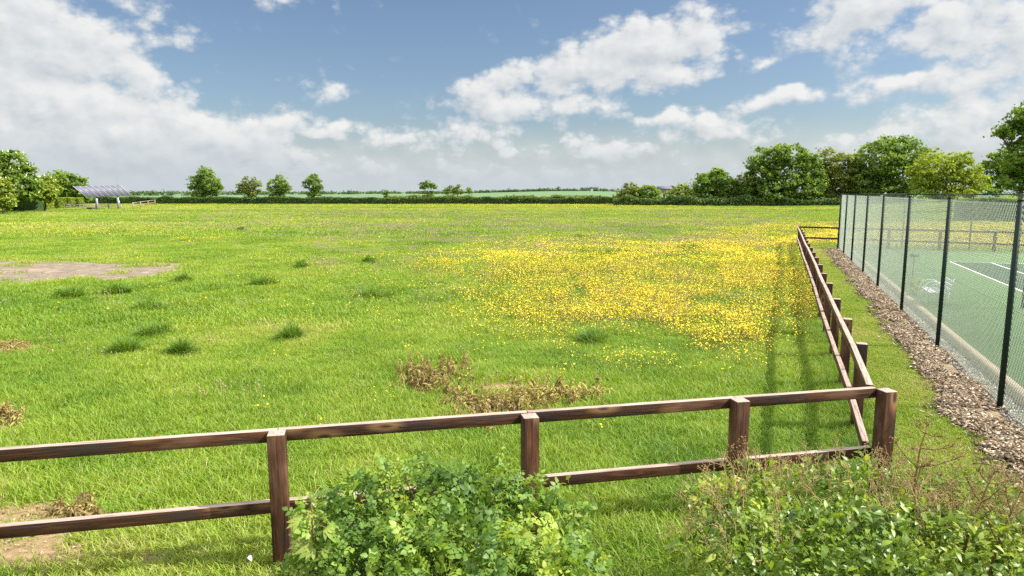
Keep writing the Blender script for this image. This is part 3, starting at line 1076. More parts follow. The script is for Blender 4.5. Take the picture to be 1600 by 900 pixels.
# clods and stones lying on the worn ground
m, nt, out = mat_new('earth_clod')
tn = ATTR(nt, 'tint', 'INSTANCER').outputs['Fac']
principled(nt, out, RAMP(nt, tn, [(0.0, (0.08, 0.05, 0.03)), (0.6, (0.25, 0.165, 0.095)), (1.0, (0.46, 0.38, 0.28))]), 0.95, 0.05)
MAT['clod'] = m
cs_ = []
for k in range(4):
    v = np.array([(1, 0, 0), (0, 1, 0), (-1, 0, 0), (0, -1, 0), (0, 0, .7), (0, 0, -.5)]) * 0.016 * (1 + RNG.normal(0, .3, (6, 3)))
    cs_.append(source('clod_%d' % k, MB().add(v, [(0, 1, 4), (1, 2, 4), (2, 3, 4), (3, 0, 4), (1, 0, 5), (2, 1, 5), (3, 2, 5), (0, 3, 5)]), MAT['clod']))
p = np.concatenate((grid_points(4.0, 12, 0.06, RNG), grid_points(17, 34, 0.16, RNG)))
p = p[(soil_at(p[:, 0], p[:, 1]) > .42) & (RNG.random(len(p)) < .16 + .35 * fbm(p[:, 0] * 2.5, p[:, 1] * 2.5, 79, 3))]
n = len(p)
scatter('earth_clods', cs_, np.stack((p[:, 0], p[:, 1], terrain(p[:, 0], p[:, 1]) + .004), 1), RNG.random((n, 3)) * 6.28, np.stack((.4 + 1.3 * RNG.random(n) ** 2,) * 3, 1), np.clip(RNG.normal(.5, .25, n), 0, 1), RNG.integers(0, 4, n))

# ------------------------------------------------------------------ post and rail fences
def post(parent, p, h=FH, s=0.135, rz=0.0, depth=None):
    """square timber post, its own x axis running up so that the grain does too"""
    d = depth or s
    H = h + 0.35
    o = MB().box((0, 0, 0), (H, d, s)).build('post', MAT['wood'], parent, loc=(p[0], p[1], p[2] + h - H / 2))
    o.rotation_euler = (Matrix.Rotation(rz, 3, 'Z') @ Matrix.Rotation(-math.pi / 2, 3, 'Y')).to_euler()
    bevel(o, 0.006)
    return o


def rail(parent, p0, p1, hgt, thick):
    p0, p1 = Vector(p0), Vector(p1)
    d = p1 - p0
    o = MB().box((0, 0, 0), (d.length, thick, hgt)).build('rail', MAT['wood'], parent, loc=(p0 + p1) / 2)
    o.rotation_euler = (0, -math.asin(d.z / d.length), math.atan2(d.y, d.x))
    bevel(o, 0.005)
    return o


def unit(v):
    v = np.asarray(v, float)
    return v / np.linalg.norm(v)


# front run
rngp = random.Random(4)
f0 = G(432, 676, FH); f0[2] = 0
fdir = unit(W_CORNER - f0)
fn = np.array((-fdir[1], fdir[0], 0))           # towards the field
front = tag(empty('post_and_rail_fence', (0, 0, 0)), 'brown timber fence run nearest the viewer, crossing above the leafy shrubs', 'fence', 'timber post and rail fences round the meadow')
Lf = np.linalg.norm(W_CORNER - f0)
fpos = [f0 + fdir * (Lf / 3 * k) for k in (-3, -2, -1)]
fpos[2] = f0 - fdir * 2.05; fpos[1] = f0 - fdir * 3.7
pf = [fpos[1], fpos[2]] + [np.append(G(q[0], q[1], FH)[:2], 0) for q in ((432, 676), (828, 648), (1161, 627))] + [W_CORNER]
pf = [f0 + fdir * np.dot(q - f0, fdir) for q in pf]
for k, q in enumerate(pf):
    post(front, q, FH - (0.008 if k % 2 else 0.0), 0.125, math.atan2(fdir[1], fdir[0]))
off = fn * (0.125 / 2 + 0.031)
for zc, hh in ((FH - 0.047, 0.092), (0.44, 0.092)):
    for k in range(len(pf) - 1):
        u, w_ = pf[k] + off, pf[k + 1] + off
        if k == len(pf) - 2: w_ = w_ - fdir * 0.05
        dz = rngp.uniform(-.004, .004)
        rail(front, (u[0], u[1], zc + dz) + fdir * 0.0015, (w_[0], w_[1], zc + dz) - fdir * 0.0015, hh, 0.06)

# side run
side = tag(empty('post_and_rail_fence', (0, 0, 0)), 'brown timber fence run receding along the mown strip beside the wire fence', 'fence', 'timber post and rail fences round the meadow')
aP = [8.75, 10.52, 12.48, 14.4, 16.3]
while aP[-1] < 37.5: aP.append(aP[-1] + 1.86)
aP[-1] = 38.6
sp = [AB(a, bW - 0.01 + rngp.uniform(-.012, .012)) for a in aP]
for k, q in enumerate(sp): post(side, q, FH + rngp.uniform(-.02, .015), 0.12, -AZ + rngp.uniform(-.04, .04))
allp = [AB(6.86, bW - 0.03)] + sp
for zc, hh in ((FH - 0.05, 0.09), (0.46, 0.09)):
    for k in range(0, len(allp) - 1):
        u, w_ = allp[k], allp[k + 1]
        o_ = -B * (0.065 + 0.031)
        dz = rngp.uniform(-.006, .006)
        u, w_ = u + o_ + A * .0015, w_ + o_ - A * .0015
        rail(side, (u[0], u[1], zc + dz), (w_[0], w_[1], zc + dz), hh, 0.06)

# far run behind the court
far = tag(empty('post_and_rail_fence', (0, 0, 0)), 'dark timber fence run passing behind the far end of the tennis court', 'fence', 'timber post and rail fences round the meadow')
q0 = np.append(W_FAR[:2], 0); q1 = G(1525, 360, FH); q1[2] = 0
q0 = q0 + unit(q1 - q0) * 0.12
fd = unit(q1 - q0)
fp = [q0 + fd * s for s in np.arange(1.95, 26, 2.12)]
for q in fp: post(far, q, FH, 0.13, math.atan2(fd[1], fd[0]))
fnn = np.array((-fd[1], fd[0], 0)) * 0.098
ap = [q0] + fp
for zc in (FH - 0.05, 0.46):
    for k in range(len(ap) - 1):
        u, w_ = ap[k] - fnn, ap[k + 1] - fnn
        rail(far, (u[0], u[1], zc), (w_[0], w_[1], zc), 0.09, 0.06)

# ------------------------------------------------------------------ chain link fences
TH = 2.66


def chain_panel(parent, p0, p1, z0, z1, pitch=0.07, r=0.0017):
    """diagonal wires clipped to the bay, the two directions lying on either side of one plane"""
    p0, p1 = np.asarray(p0), np.asarray(p1)
    W = np.linalg.norm(p1 - p0); H = z1 - z0
    u = (p1 - p0) / W
    nrm = np.array((-u[1], u[0], 0))
    mb = MB()
    lo = []
    for s in (1, -1):
        c0 = np.arange(-H + 0.03, W, pitch)
        for c in c0:
            # wire: x = c + t, z = t  for t in [0, H], clipped to 0 <= x <= W
            t0, t1 = max(0.0, -c), min(H, W - c)
            if t1 - t0 < 0.02: continue
            x0, x1 = c + t0, c + t1
            if s < 0: x0, x1 = W - x0, W - x1
            lo.append((x0, t0, x1, t1, s))
    lo = np.array(lo)
    P0 = p0[None] + lo[:, 0:1] * u + np.array((0, 0, z0)) + np.stack((0 * lo[:, 1], 0 * lo[:, 1], lo[:, 1]), 1) + nrm * (lo[:, 4:5] * r * 1.3)
    P1 = p0[None] + lo[:, 2:3] * u + np.array((0, 0, z0)) + np.stack((0 * lo[:, 3], 0 * lo[:, 3], lo[:, 3]), 1) + nrm * (lo[:, 4:5] * r * 1.3)
    d = (P1 - P0); d /= np.linalg.norm(d, axis=1)[:, None]
    e = np.cross(d, nrm)
    V = []
    for k in range(4):
        th = math.pi / 4 + k * math.pi / 2
        o_ = r * (math.cos(th) * nrm[None] + math.sin(th) * e)
        V.append(P0 + o_); V.append(P1 + o_)
    V = np.stack(V, 1).reshape(-1, 3)
    base = (np.arange(len(lo)) * 8)[:, None]
    F = np.concatenate([base + np.array(q) for q in ((0, 1, 3, 2), (2, 3, 5, 4), (4, 5, 7, 6), (6, 7, 1, 0))])
    mb.add(V, F)
    return mb.build('mesh_panel', MAT['wire'], parent)


def wire_fence(label, posts, zt, toprail, pitch, r):
    t = tag(empty('chain_link_fence', posts[0]), label, 'fence', 'green chain link fences round the tennis court')
    o_ = np.array(posts[0])
    for k, q in enumerate(posts):
        q = np.array(q) - o_
        mb = MB(); mb.tube([q + (0, 0, -0.3), q + (0, 0, zt + 0.03)], 0.034, 14)
        mb.tube([q + (0, 0, zt + 0.03), q + (0, 0, zt + 0.055)], (0.038, 0.027), 14)
        mb.build('post', MAT['green_metal'], t, smooth=False)
    for k in range(len(posts) - 1):
        u, w_ = np.array(posts[k]) - o_, np.array(posts[k + 1]) - o_
        dd = unit(w_ - u)
        nn = np.array((dd[1], -dd[0], 0)) * 0.044
        chain_panel(t, u + nn, w_ + nn, 0.03, zt, pitch, r)
        for z in (0.05, zt * 0.5, zt - 0.02):
            if toprail and z > 2:
                MB().tube([u + nn + (0, 0, z + .02), w_ + nn + (0, 0, z + .02)], 0.024, 8).build('top_rail', MAT['green_metal'], t)
            else:
                sag = [u + nn * 1.12 + (w_ - u) * s + np.array((0, 0, z - 0.02 * 4 * s * (1 - s) * (z > 2))) for s in np.linspace(0, 1, 9)]
                MB().tube(sag, 0.0025, 5).build('line_wire', MAT['wire'], t)
    return t


bTm = 2.775
aT_posts = [2.3, 6.25, 10.265, 14.11, 18.15, 22.48, 26.42, 30.65, 34.4, 37.85]
wire_fence('tall green chain link fence receding along the wood chip strip, posts leaning slightly', [AB(a, bTm) for a in aT_posts], TH, False, 0.07, 0.0025)
bb = [bTm + 0.05, 5.6, 8.4, 11.2, 14.0, 16.8]
wire_fence('green chain link fence with a dark top rail across the far end of the court', [AB(37.9 - 0.0 * b, b) for b in bb], TH + 0.03, True, 0.07, 0.0028)

# ------------------------------------------------------------------ foliage builders
def norm(v):
    return v / (np.linalg.norm(v, axis=-1, keepdims=True) + 1e-9)


def leaf_quads(mb, c, n, size, rng, rnd, aspect=0.62):
    """diamond leaf-spray faces with centre c and normal n"""
    k = len(c)
    t = norm(np.cross(n, rng.normal(size=(k, 3))))
    b = np.cross(n, t)
    s = size[:, None]
    fold = n * (s * 0.18)
    V = np.stack((c - t * s, c + b * s * aspect + fold * (rng.random((k, 1)) - .3), c + t * s, c - b * s * aspect + fold), 1).reshape(-1, 3)
    F = (np.arange(k) * 4)[:, None] + np.arange(4)
    mb.add(V, F, np.repeat(rnd, 4))


def leaf_lobes(mb, lobes, rng, leaf, cl, per, dens=1.0, flat=0.5, inner=0.55, skip=None, tintbias=0.0):
    """lobes: (centre, radius xyz).  Leaves stand in clumps spread through each lobe's outer volume"""
    C_ = np.array([l[0] for l in lobes]); R_ = np.array([l[1] for l in lobes])
    ends = []
    for i in range(len(lobes)):
        c, r = C_[i], R_[i]
        rm = r.mean()
        n = max(4, int(dens * 4 * math.pi * rm * rm / (cl * cl * 2.0)))
        d = norm(rng.normal(size=(n, 3)))
        f = inner + (1.04 - inner) * rng.random(n) ** 0.55
        # noisy outline: some sprays push out, some bays fall in
        f = f * (0.86 + 0.28 * fbm(d[:, 0] * 2.3 + i * 7, d[:, 1] * 2.3 + d[:, 2] * 2.9, 90 + i, 2))
        p = c + d * r * f[:, None]
        inside = np.zeros(n, bool)
        for j in range(len(lobes)):
            if j != i: inside |= (np.linalg.norm((p - C_[j]) / R_[j], axis=1) < 0.62)
        p, d = p[~inside], d[~inside]
        if len(p) == 0: continue
        ends.append(p)
        cs = cl * (0.55 + 0.8 * rng.random(len(p)))
        m = per
        q = p[:, None, :] + rng.normal(size=(len(p), m, 3)) * (cs[:, None, None] * np.array((.5, .5, .5 * flat)))
        nn = norm(d[:, None, :] * 0.55 + np.array((0, 0, .55)) + rng.normal(size=q.shape) * 0.6)
        cr = np.clip(rng.random(len(p)) * 0.7 + .15 + tintbias, 0, 1)
        rd = np.clip(cr[:, None] + rng.normal(0, .16, (len(p), m)), 0, 1)
        q, nn, rd = q.reshape(-1, 3), nn.reshape(-1, 3), rd.reshape(-1)
        leaf_quads(mb, q, nn, leaf * (0.6 + 0.8 * rng.random(len(q))), rng, rd)
    return np.concatenate(ends)


def wiggle(p0, p1, n, amp, rng, sag=0.0):
    t = np.linspace(0, 1, n)[:, None]
    p = np.asarray(p0) * (1 - t) + np.asarray(p1) * t
    w = rng.normal(size=(n, 3)) * amp
    w[0] = 0; w[-1] *= .3
    p = p + w
    p[:, 2] += sag * (4 * t * (1 - t))[:, 0]
    return p


def px_lobes(lst, depth, rng, yj=0.5, sq=(1, 1, 1)):
    out_ = []
    for (px, py, r) in lst:
        c = AT(px, py, depth)
        rm = r * depth / FPX
        c[1] += rng.uniform(-yj, yj) * rm
        out_.append((c, np.array((rm * sq[0], rm * sq[1], rm * sq[2]))))
    return out_


def tree(name, label, px, depth, lst, leafmat, seed, leaf=0.3, cl=0.8, per=22, dens=1.0, trunk_r=None, cat='tree', group=None, flat=0.5, inner=0.55, blossom=0, limbs=True, tb=0.0):
    rng = np.random.default_rng(seed)
    b = AT(px, 300, depth); b[2] = float(terrain(b[0], b[1]))
    lobes = px_lobes(lst, depth, rng)
    t = tag(empty(name, b), label, cat, group)
    mb = MB()
    ends = leaf_lobes(mb, [(c - b, r) for c, r in lobes], rng, leaf, cl, per, dens, flat, inner, tintbias=tb)
    mb.build('crown', leafmat, t)
    if blossom:
        bm_ = MB(); 
        k = ends[rng.integers(0, len(ends), blossom)]
        k = k + norm(rng.normal(size=k.shape)) * cl * 0.35 + np.array((0, 0, cl * .3))
        for q in k:
            h = 0.20 + .12 * rng.random(); w = 0.085
            th = np.arange(5) * 1.2566
            V = np.concatenate((np.stack((q[0] + w * np.cos(th), q[1] + w * np.sin(th), np.full(5, q[2])), 1), [q + (0, 0, h)], [q - (0, 0, .05)]))
            bm_.add(V, [(i, (i + 1) % 5, 5) for i in range(5)] + [((i + 1) % 5, i, 6) for i in range(5)])
        bm_.build('blossom', MAT['blossom'], t)
    # trunk and limbs
    cen = np.mean([c for c, r in lobes], axis=0) - b
    top = max(c[2] + r[2] for c, r in lobes) - b[2]
    tr = trunk_r or max(0.12, top * 0.028)
    tm = MB()
    fork = np.array((cen[0] * .3, 0.0, max(0.15 * top, min(0.35 * top, cen[2] * 0.55))))
    tm.tube(wiggle((0, 0, -0.4), fork, 6, tr * .25, rng), np.linspace(tr * 1.35, tr * .85, 6), 8)
    if limbs:
        for c, r in lobes:
            e = c - b
            tm.tube(wiggle(fork * .9, e, 7, top * .012, rng, 0.04 * top), np.linspace(tr * .55, tr * .16, 7), 6)
            for k in range(5):
                d = norm(rng.normal(size=3)); d[2] = abs(d[2]) * .8
                tm.tube(wiggle(fork * .3 + e * .7, e + d * r * .85, 5, top * .008, rng), np.linspace(tr * .22, tr * .05, 5), 5, caps=False)
    tm.build('trunk', MAT['bark'], t, smooth=True)
    return t


def hedge(name, label, p0, p1, h, w, leafmat, seed, leaf=0.12, per_m2=60, cat='hedge', group=None, rough=0.12, h1=None):
    """clipped hedge: a body of leaves thick on all its faces, round an inner tangle of stems"""
    rng = np.random.default_rng(seed)
    p0, p1 = np.asarray(p0, float), np.asarray(p1, float)
    L = np.linalg.norm((p1 - p0)[:2]); u = (p1 - p0) / L; u[2] = 0
    nrm = np.array((-u[1], u[0], 0))
    t = tag(empty(name, p0), label, cat, group)
    h1 = h1 or h
    mb = MB()

    def face(n, fn):
        s = rng.random(n) * L; q = rng.random(n)
        c, no = fn(s, q)
        dpt = np.abs(rng.normal(0, rough, n))
        c = c - no * dpt[:, None] + no * (0.4 * rough + rough * 1.2 * (fbm(s * .8, q * 3, seed, 3) - .5))[:, None]
        nn = norm(no * .8 + rng.normal(size=(n, 3)) * .7 + np.array((0, 0, .25)))
        leaf_quads(mb, c, nn, leaf * (.6 + .8 * rng.random(n)), rng, np.clip(fbm(s * .5, q * 2, seed + 3, 3) + rng.normal(0, .16, n), 0, 1))
    hh = lambda s: h + (h1 - h) * s / L + (fbm(s * .35, s * 0, seed + 5, 4) - .5) * rough * 4.5
    up = np.array((0, 0, 1.0))
    for sg in (-1, 1):
        face(int(L * h * per_m2), lambda s, q: (s[:, None] * u + nrm * sg * w / 2 + (q * hh(s))[:, None] * up, np.tile(nrm * sg, (len(s), 1))))
    face(int(L * w * per_m2 * 1.3), lambda s, q: (s[:, None] * u + nrm * ((q - .5) * w)[:, None] + hh(s)[:, None] * up, np.tile(up, (len(s), 1))))
    for e, sg in ((0, -1), (L, 1)):
        face(int(h * w * per_m2), lambda s, q: (u * e + nrm * ((rng.random(len(s)) - .5) * w)[:, None] + (q * h)[:, None] * up, np.tile(u * sg, (len(s), 1))))
    st = MB()
    for s in np.arange(0.3, L, max(0.7, L / 90)):
        q = s * u + nrm * rng.uniform(-.2, .2) * w
        st.tube(wiggle(q - up * .2, q + up * h * .8 + rng.normal(size=3) * .15, 4, .05, rng), np.linspace(.05, .015, 4), 5, caps=False)
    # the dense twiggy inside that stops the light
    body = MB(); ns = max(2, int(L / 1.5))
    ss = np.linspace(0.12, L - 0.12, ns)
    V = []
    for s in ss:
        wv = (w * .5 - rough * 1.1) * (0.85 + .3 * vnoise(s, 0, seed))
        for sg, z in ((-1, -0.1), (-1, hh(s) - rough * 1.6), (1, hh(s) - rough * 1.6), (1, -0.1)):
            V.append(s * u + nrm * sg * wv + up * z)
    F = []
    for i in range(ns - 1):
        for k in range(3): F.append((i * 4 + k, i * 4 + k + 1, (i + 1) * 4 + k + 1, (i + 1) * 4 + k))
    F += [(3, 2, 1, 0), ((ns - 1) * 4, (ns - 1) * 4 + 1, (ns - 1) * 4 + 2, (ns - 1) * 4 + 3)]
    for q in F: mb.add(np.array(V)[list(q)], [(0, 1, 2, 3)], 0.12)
    mb.build('leaves', leafmat, t)
    st.build('stems', MAT['bark'], t)
    return t


def gpt(px, depth):
    p = AT(px, 300, depth); p[2] = float(terrain(p[0], p[1]))
    return p


# ------------------------------------------------------------------ trees and hedges at the left
tree('chestnut_tree', 'tallest tree at the left edge, dark leaves dotted with cream blossom', -20, 92,
     [(-18, 272, 40), (14, 262, 27), (30, 282, 24), (46, 293, 18), (2, 296, 26), (-45, 275, 45), (22, 300, 20)], MAT['leaf_mid'], 11, leaf=0.2, cl=0.6, per=26, dens=1.2, blossom=420)
tree('flowering_shrub', 'low pale flowering shrub under the tall blossoming tree', 3, 84, [(0, 298, 16), (4, 314, 13), (-10, 305, 18), (8, 288, 9)], MAT['leaf_light'], 12, leaf=0.16, cl=0.45, per=24, dens=1.2, blossom=120, cat='shrub')
tree('chestnut_tree', 'yellow green small tree between the blossoming tree and the darker one', 68, 98, [(66, 288, 13), (74, 294, 13), (62, 300, 13), (72, 306, 11), (80, 302, 10)], MAT['leaf_light'], 13, leaf=0.2, cl=0.55, per=24, dens=1.2, blossom=60)
tree('broadleaf_tree', 'dark spreading tree behind the upper end of the solar panels', 108, 128,
     [(88, 279, 13), (104, 284, 14), (121, 287, 11), (112, 299, 16), (131, 300, 9), (92, 299, 16), (128, 309, 9)], MAT['leaf_mid'], 14, leaf=0.24, cl=0.65, per=24, dens=1.2)
for i, (xa, xb, da, db, hy, lab, mt) in enumerate((
        (14, 58, 99, 102, 307, 'long dark clipped hedge block under the blossoming tree', 'leaf_hedge'),
        (60, 75, 106, 108, 309, 'bright clipped hedge block beside the long dark one', 'leaf_light'),
        (86, 97, 112, 113, 309, 'bright clipped hedge block, second from the long dark one', 'leaf_light'),
        (101, 111, 117, 118, 309, 'bright clipped hedge block, third from the long dark one', 'leaf_light'),
        (116, 124, 121, 122, 310, 'smallest bright clipped hedge block near the solar panel post', 'leaf_light'))):
    p0, p1 = gpt(xa, da), gpt(xb, db)
    hedge('clipped_hedge', lab, p0, p1, AT(xa, hy, da)[2], 1.6 if i else 3.5, MAT[mt], 20 + i, leaf=0.11, per_m2=110, group='clipped hedge blocks under the trees', rough=0.08)

# ------------------------------------------------------------------ the hedge across the field and what grows beyond it
hedge('field_hedge', 'long dark trimmed hedge across the far side of the meadow', gpt(128, 160), gpt(966, 152), 1.60, 1.7, MAT['leaf_hedge'], 31, leaf=0.17, per_m2=38, rough=0.14, h1=1.50)
hedge('field_hedge', 'thinner pale hedge showing just above the long dark one', gpt(600, 250), gpt(962, 232), 1.3, 1.6, MAT['leaf_olive'], 32, leaf=0.25, per_m2=16, rough=0.35)
MIDT = 'separate trees beyond the field hedge'
tree('broadleaf_tree', 'largest round tree beyond the field hedge, leftmost of the four', 320, 192, [(320, 281, 16), (306, 286, 12), (334, 287, 12), (320, 272, 10), (300, 291, 7), (341, 294, 7), (328, 293, 10), (311, 294, 9), (318, 302, 9), (332, 304, 7), (305, 305, 6)], MAT['leaf_mid'], 41, leaf=0.26, cl=0.75, per=20, dens=1.0, group=MIDT, flat=.6, inner=.35)
tree('broadleaf_tree', 'thin yellow tinged tree beyond the field hedge', 388, 198, [(388, 286, 11), (378, 291, 8), (400, 292, 9), (386, 296, 8), (394, 298, 7), (374, 297, 5), (405, 299, 4), (388, 303, 8), (398, 305, 6)], MAT['leaf_olive'], 42, leaf=0.24, cl=0.65, per=15, dens=.8, group=MIDT, inner=.35)
tree('broadleaf_tree', 'mid green rounded tree third along beyond the field hedge', 437, 196, [(437, 286, 11), (427, 290, 9), (447, 291, 9), (437, 281, 7), (440, 296, 8), (431, 297, 6), (437, 304, 7), (426, 306, 5)], MAT['leaf_mid'], 43, leaf=0.25, cl=0.7, per=18, dens=.9, group=MIDT, inner=.35)
tree('broadleaf_tree', 'upright ragged tree fourth along beyond the field hedge', 489, 194, [(489, 283, 8), (481, 288, 7), (497, 290, 8), (490, 276, 6), (477, 287, 4), (490, 297, 6), (500, 283, 4), (486, 305, 6), (495, 306, 5)], MAT['leaf_mid'], 44, leaf=0.25, cl=0.6, per=16, dens=.9, group=MIDT, inner=.35)
tree('broadleaf_tree', 'small flat topped tree alone beyond the middle of the hedge', 668, 205, [(668, 289, 6), (660, 290, 5), (676, 291, 5), (673, 302, 4)], MAT['leaf_dark'], 45, leaf=0.25, cl=0.6, per=18, group=MIDT, inner=.35)
tree('broadleaf_tree', 'small bush like tree left of the pale rounded one', 701, 230, [(701, 296, 5.5), (697, 299, 4)], MAT['leaf_mid'], 46, leaf=0.28, cl=0.7, per=16, group=MIDT)
tree('broadleaf_tree', 'pale rounded small tree in the group of three', 715, 232, [(715, 296, 7), (709, 299, 5), (720, 299, 5)], MAT['leaf_olive'], 47, leaf=0.28, cl=0.7, per=14, dens=.8, group=MIDT, inner=.35)
tree('broadleaf_tree', 'smallest tree right of the pale rounded one', 732, 230, [(732, 299, 5)], MAT['leaf_mid'], 48, leaf=0.28, cl=0.7, per=14, group=MIDT)
tree('broadleaf_tree', 'tiny dark tree standing up from the far hedge line', 603, 235, [(603, 300, 3), (602, 304, 3)], MAT['leaf_dark'], 49, leaf=0.25, cl=0.5, per=16, group=MIDT)

# far-off woods that read as one mass
def treeline(name, segs, seed, leafmat):
    rng = np.random.default_rng(seed)
    mb = MB()
    for (x0, x1, depth, ytop, yv, width) in segs:
        w = (x1 - x0) * depth / FPX
        n = max(2, int(w / width))
        for k in range(n):
            px = x0 + (x1 - x0) * (k + rng.random()) / n
            yt = ytop + rng.normal() * yv * .5 - yv * (rng.random() ** 4)
            d = depth * (1 + rng.normal() * .02)
            b = gpt(px, d)
            top = AT(px, yt, d)[2]
            h = max(1.5, top - b[2])
            r = np.array((width * (.5 + .35 * rng.random()), width * .6, h * .55))
            c = np.array((b[0], b[1], b[2] + h * .46))
            leaf_lobes(mb, [(c, r)], rng, 0.0011 * depth, width * .28, 9, 1.0, .6, .6, tintbias=rng.normal() * .12)
    o = mb.build(name, leafmat)
    tag(o, kind='stuff')
    return o


treeline('distant_woods', [(195, 300, 420, 299.5, 1.0, 5.5), (295, 420, 520, 301, 1.6, 7), (400, 560, 640, 301, 2.4, 8), (540, 700, 760, 302, 2.0, 9), (190, 700, 900, 302, 1.2, 14),
                           (700, 790, 820, 301.0, 1.6, 9), (-150, 200, 420, 302, 2, 9)], 51, MAT['leaf_far'])
treeline('hilltop_trees', [(655, 850, 600, 299.6, 1.0, 4.5), (770, 905, 640, 298.3, 1.3, 6), (845, 955, 660, 295.5, 2.4, 7), (940, 1085, 520, 296.5, 3.0, 6), (1080, 1340, 420, 290, 4, 9), (1430, 1760, 330, 290, 6, 9)], 52, MAT['leaf_far'])

# ------------------------------------------------------------------ trees and bushes at the right
RB = 'bushes and trees along the right side of the meadow'
def cat_tree(k): return k.get('cat', 'tree') == 'tree'


def rt(name, label, px, depth, lst, m_, seed, **k):
    if cat_tree(k): lst = [(a_, b_ + 1, c_ * 1.10) for a_, b_, c_ in lst]
    return tree(name, label, px, depth, lst, MAT[m_], seed, group=RB, **k)


rt('field_bush', 'rounded bush at the end of the field hedge', 983, 143, [(985, 303, 15), (972, 308, 11), (996, 307, 12), (985, 312, 12)], 'leaf_olive', 61, leaf=.22, cl=.6, per=22, dens=1.2, cat='bush')
rt('field_bush', 'bush just left of the gap showing the barn', 1015, 142, [(1015, 302, 13), (1024, 308, 10), (1006, 309, 11), (1016, 314, 10)], 'leaf_mid', 62, leaf=.22, cl=.6, per=22, dens=1.2, cat='bush')
rt('field_bush', 'light green bush just right of the gap showing the barn', 1064, 141, [(1065, 302, 14), (1053, 308, 11), (1078, 306, 12), (1064, 313, 12)], 'leaf_light', 63, leaf=.22, cl=.6, per=22, dens=1.2, cat='bush')
rt('broadleaf_tree', 'middle sized tree left of the big dark trees, top split in two', 1115, 139, [(1103, 288, 16), (1122, 280, 15), (1136, 291, 14), (1110, 303, 17), (1118, 270, 8), (1099, 279, 8), (1128, 308, 14), (1094, 308, 13)], 'leaf_mid', 64, leaf=.26, cl=.75, per=22, dens=1.1)
rt('broadleaf_tree', 'low tree filling the dip before the big dark trees', 1160, 139, [(1160, 288, 12), (1151, 299, 14), (1169, 302, 14), (1158, 311, 13), (1176, 288, 11), (1142, 306, 12)], 'leaf_olive', 65, leaf=.26, cl=.75, per=22, dens=1.1)
rt('broadleaf_tree', 'big dark spreading tree, leftmost of the tall ones at right', 1225, 136, [(1199, 250, 21), (1240, 247, 20), (1220, 240, 14), (1192, 273, 21), (1232, 272, 26), (1262, 262, 21), (1206, 296, 23), (1250, 294, 22), (1186, 262, 12), (1226, 306, 22), (1184, 296, 17), (1200, 311, 14), (1258, 309, 17), (1275, 284, 16)], 'leaf_dark', 66, leaf=.27, cl=.9, per=26, dens=1.05, tb=.05)
rt('broadleaf_tree', 'yellowish tree between the two biggest dark crowns', 1300, 140, [(1292, 255, 20), (1314, 260, 20), (1282, 274, 22), (1310, 284, 25), (1328, 264, 13), (1285, 302, 20), (1328, 300, 18), (1305, 311, 17), (1340, 284, 16), (1268, 306, 14)], 'leaf_olive', 67, leaf=.26, cl=.85, per=24, dens=1.05)
rt('broadleaf_tree', 'tallest dome shaped dark tree above the end of the wire fence', 1390, 138, [(1373, 250, 31), (1418, 241, 25), (1396, 234, 17), (1350, 260, 19), (1363, 284, 28), (1410, 278, 32), (1440, 256, 20), (1380, 302, 26), (1346, 300, 18), (1420, 303, 20), (1335, 276, 15)], 'leaf_dark', 68, leaf=.27, cl=.9, per=26, dens=1.1, tb=.1)
rt('broadleaf_tree', 'bright yellow green tree with open limbs beside the dark dome', 1480, 118, [(1463, 262, 25), (1498, 256, 20), (1520, 274, 20), (1482, 284, 26), (1446, 284, 20), (1510, 291, 17), (1440, 266, 15), (1530, 285, 12), (1470, 300, 14)], 'leaf_light', 69, leaf=.23, cl=.75, per=21, dens=1.0, inner=.45)
rt('broadleaf_tree', 'dark tree behind, left of the tree at the right edge', 1560, 150, [(1556, 248, 15), (1549, 268, 15), (1574, 256, 18), (1565, 282, 17)], 'leaf_dark', 70, leaf=.27, cl=.8, per=24)
rt('broadleaf_tree', 'nearest tree at the right edge with branches reaching high', 1595, 82, [(1592, 183, 15), (1573, 203, 13), (1604, 205, 22), (1602, 240, 25), (1588, 262, 20), (1574, 278, 15), (1608, 277, 24), (1640, 215, 40), (1630, 175, 28), (1560, 207, 8), (1640, 260, 40)], 'leaf_mid', 71, leaf=.20, cl=.55, per=20, dens=.85, inner=.4, trunk_r=.22)
rt('garden_shrub', 'low rounded shrub on the grass bank under the edge tree', 1546, 108, [(1546, 299, 5), (1553, 300, 5)], 'leaf_dark', 72, leaf=.18, cl=.4, per=22, cat='shrub', limbs=False)
rt('garden_shrub', 'pale shrub on the grass bank below the bright tree', 1516, 112, [(1515, 303, 6), (1523, 304, 5)], 'leaf_light', 73, leaf=.18, cl=.4, per=22, cat='shrub', limbs=False)
hedge('overgrown_hedge', 'dark overgrown hedge bottom below the trees at right', gpt(960, 138), gpt(1335, 131), 1.5, 2.4, MAT['leaf_hedge'], 33, leaf=.2, per_m2=38, rough=.5, h1=1.6)
hedge('garden_hedge', 'clipped hedge with a sunlit top beyond the tennis court', gpt(1496, 66), gpt(1760, 60), 2.05, 2.6, MAT['leaf_hedge'], 34, leaf=.1, per_m2=90, rough=.09)
st = tag(empty('tree_stump', gpt(1037, 142)), 'brown dead tree trunk in the gap before the barn', 'stump')
rr = np.random.default_rng(8)
MB().tube(wiggle((0, 0, -.2), (0.1, 0, 2.9), 6, .05, rr), np.linspace(.26, .14, 6), 8).tube(wiggle((0.05, 0, 1.9), (.5, .1, 2.6), 4, .04, rr), np.linspace(.1, .05, 4), 6).build('trunk', MAT['twig'], st)

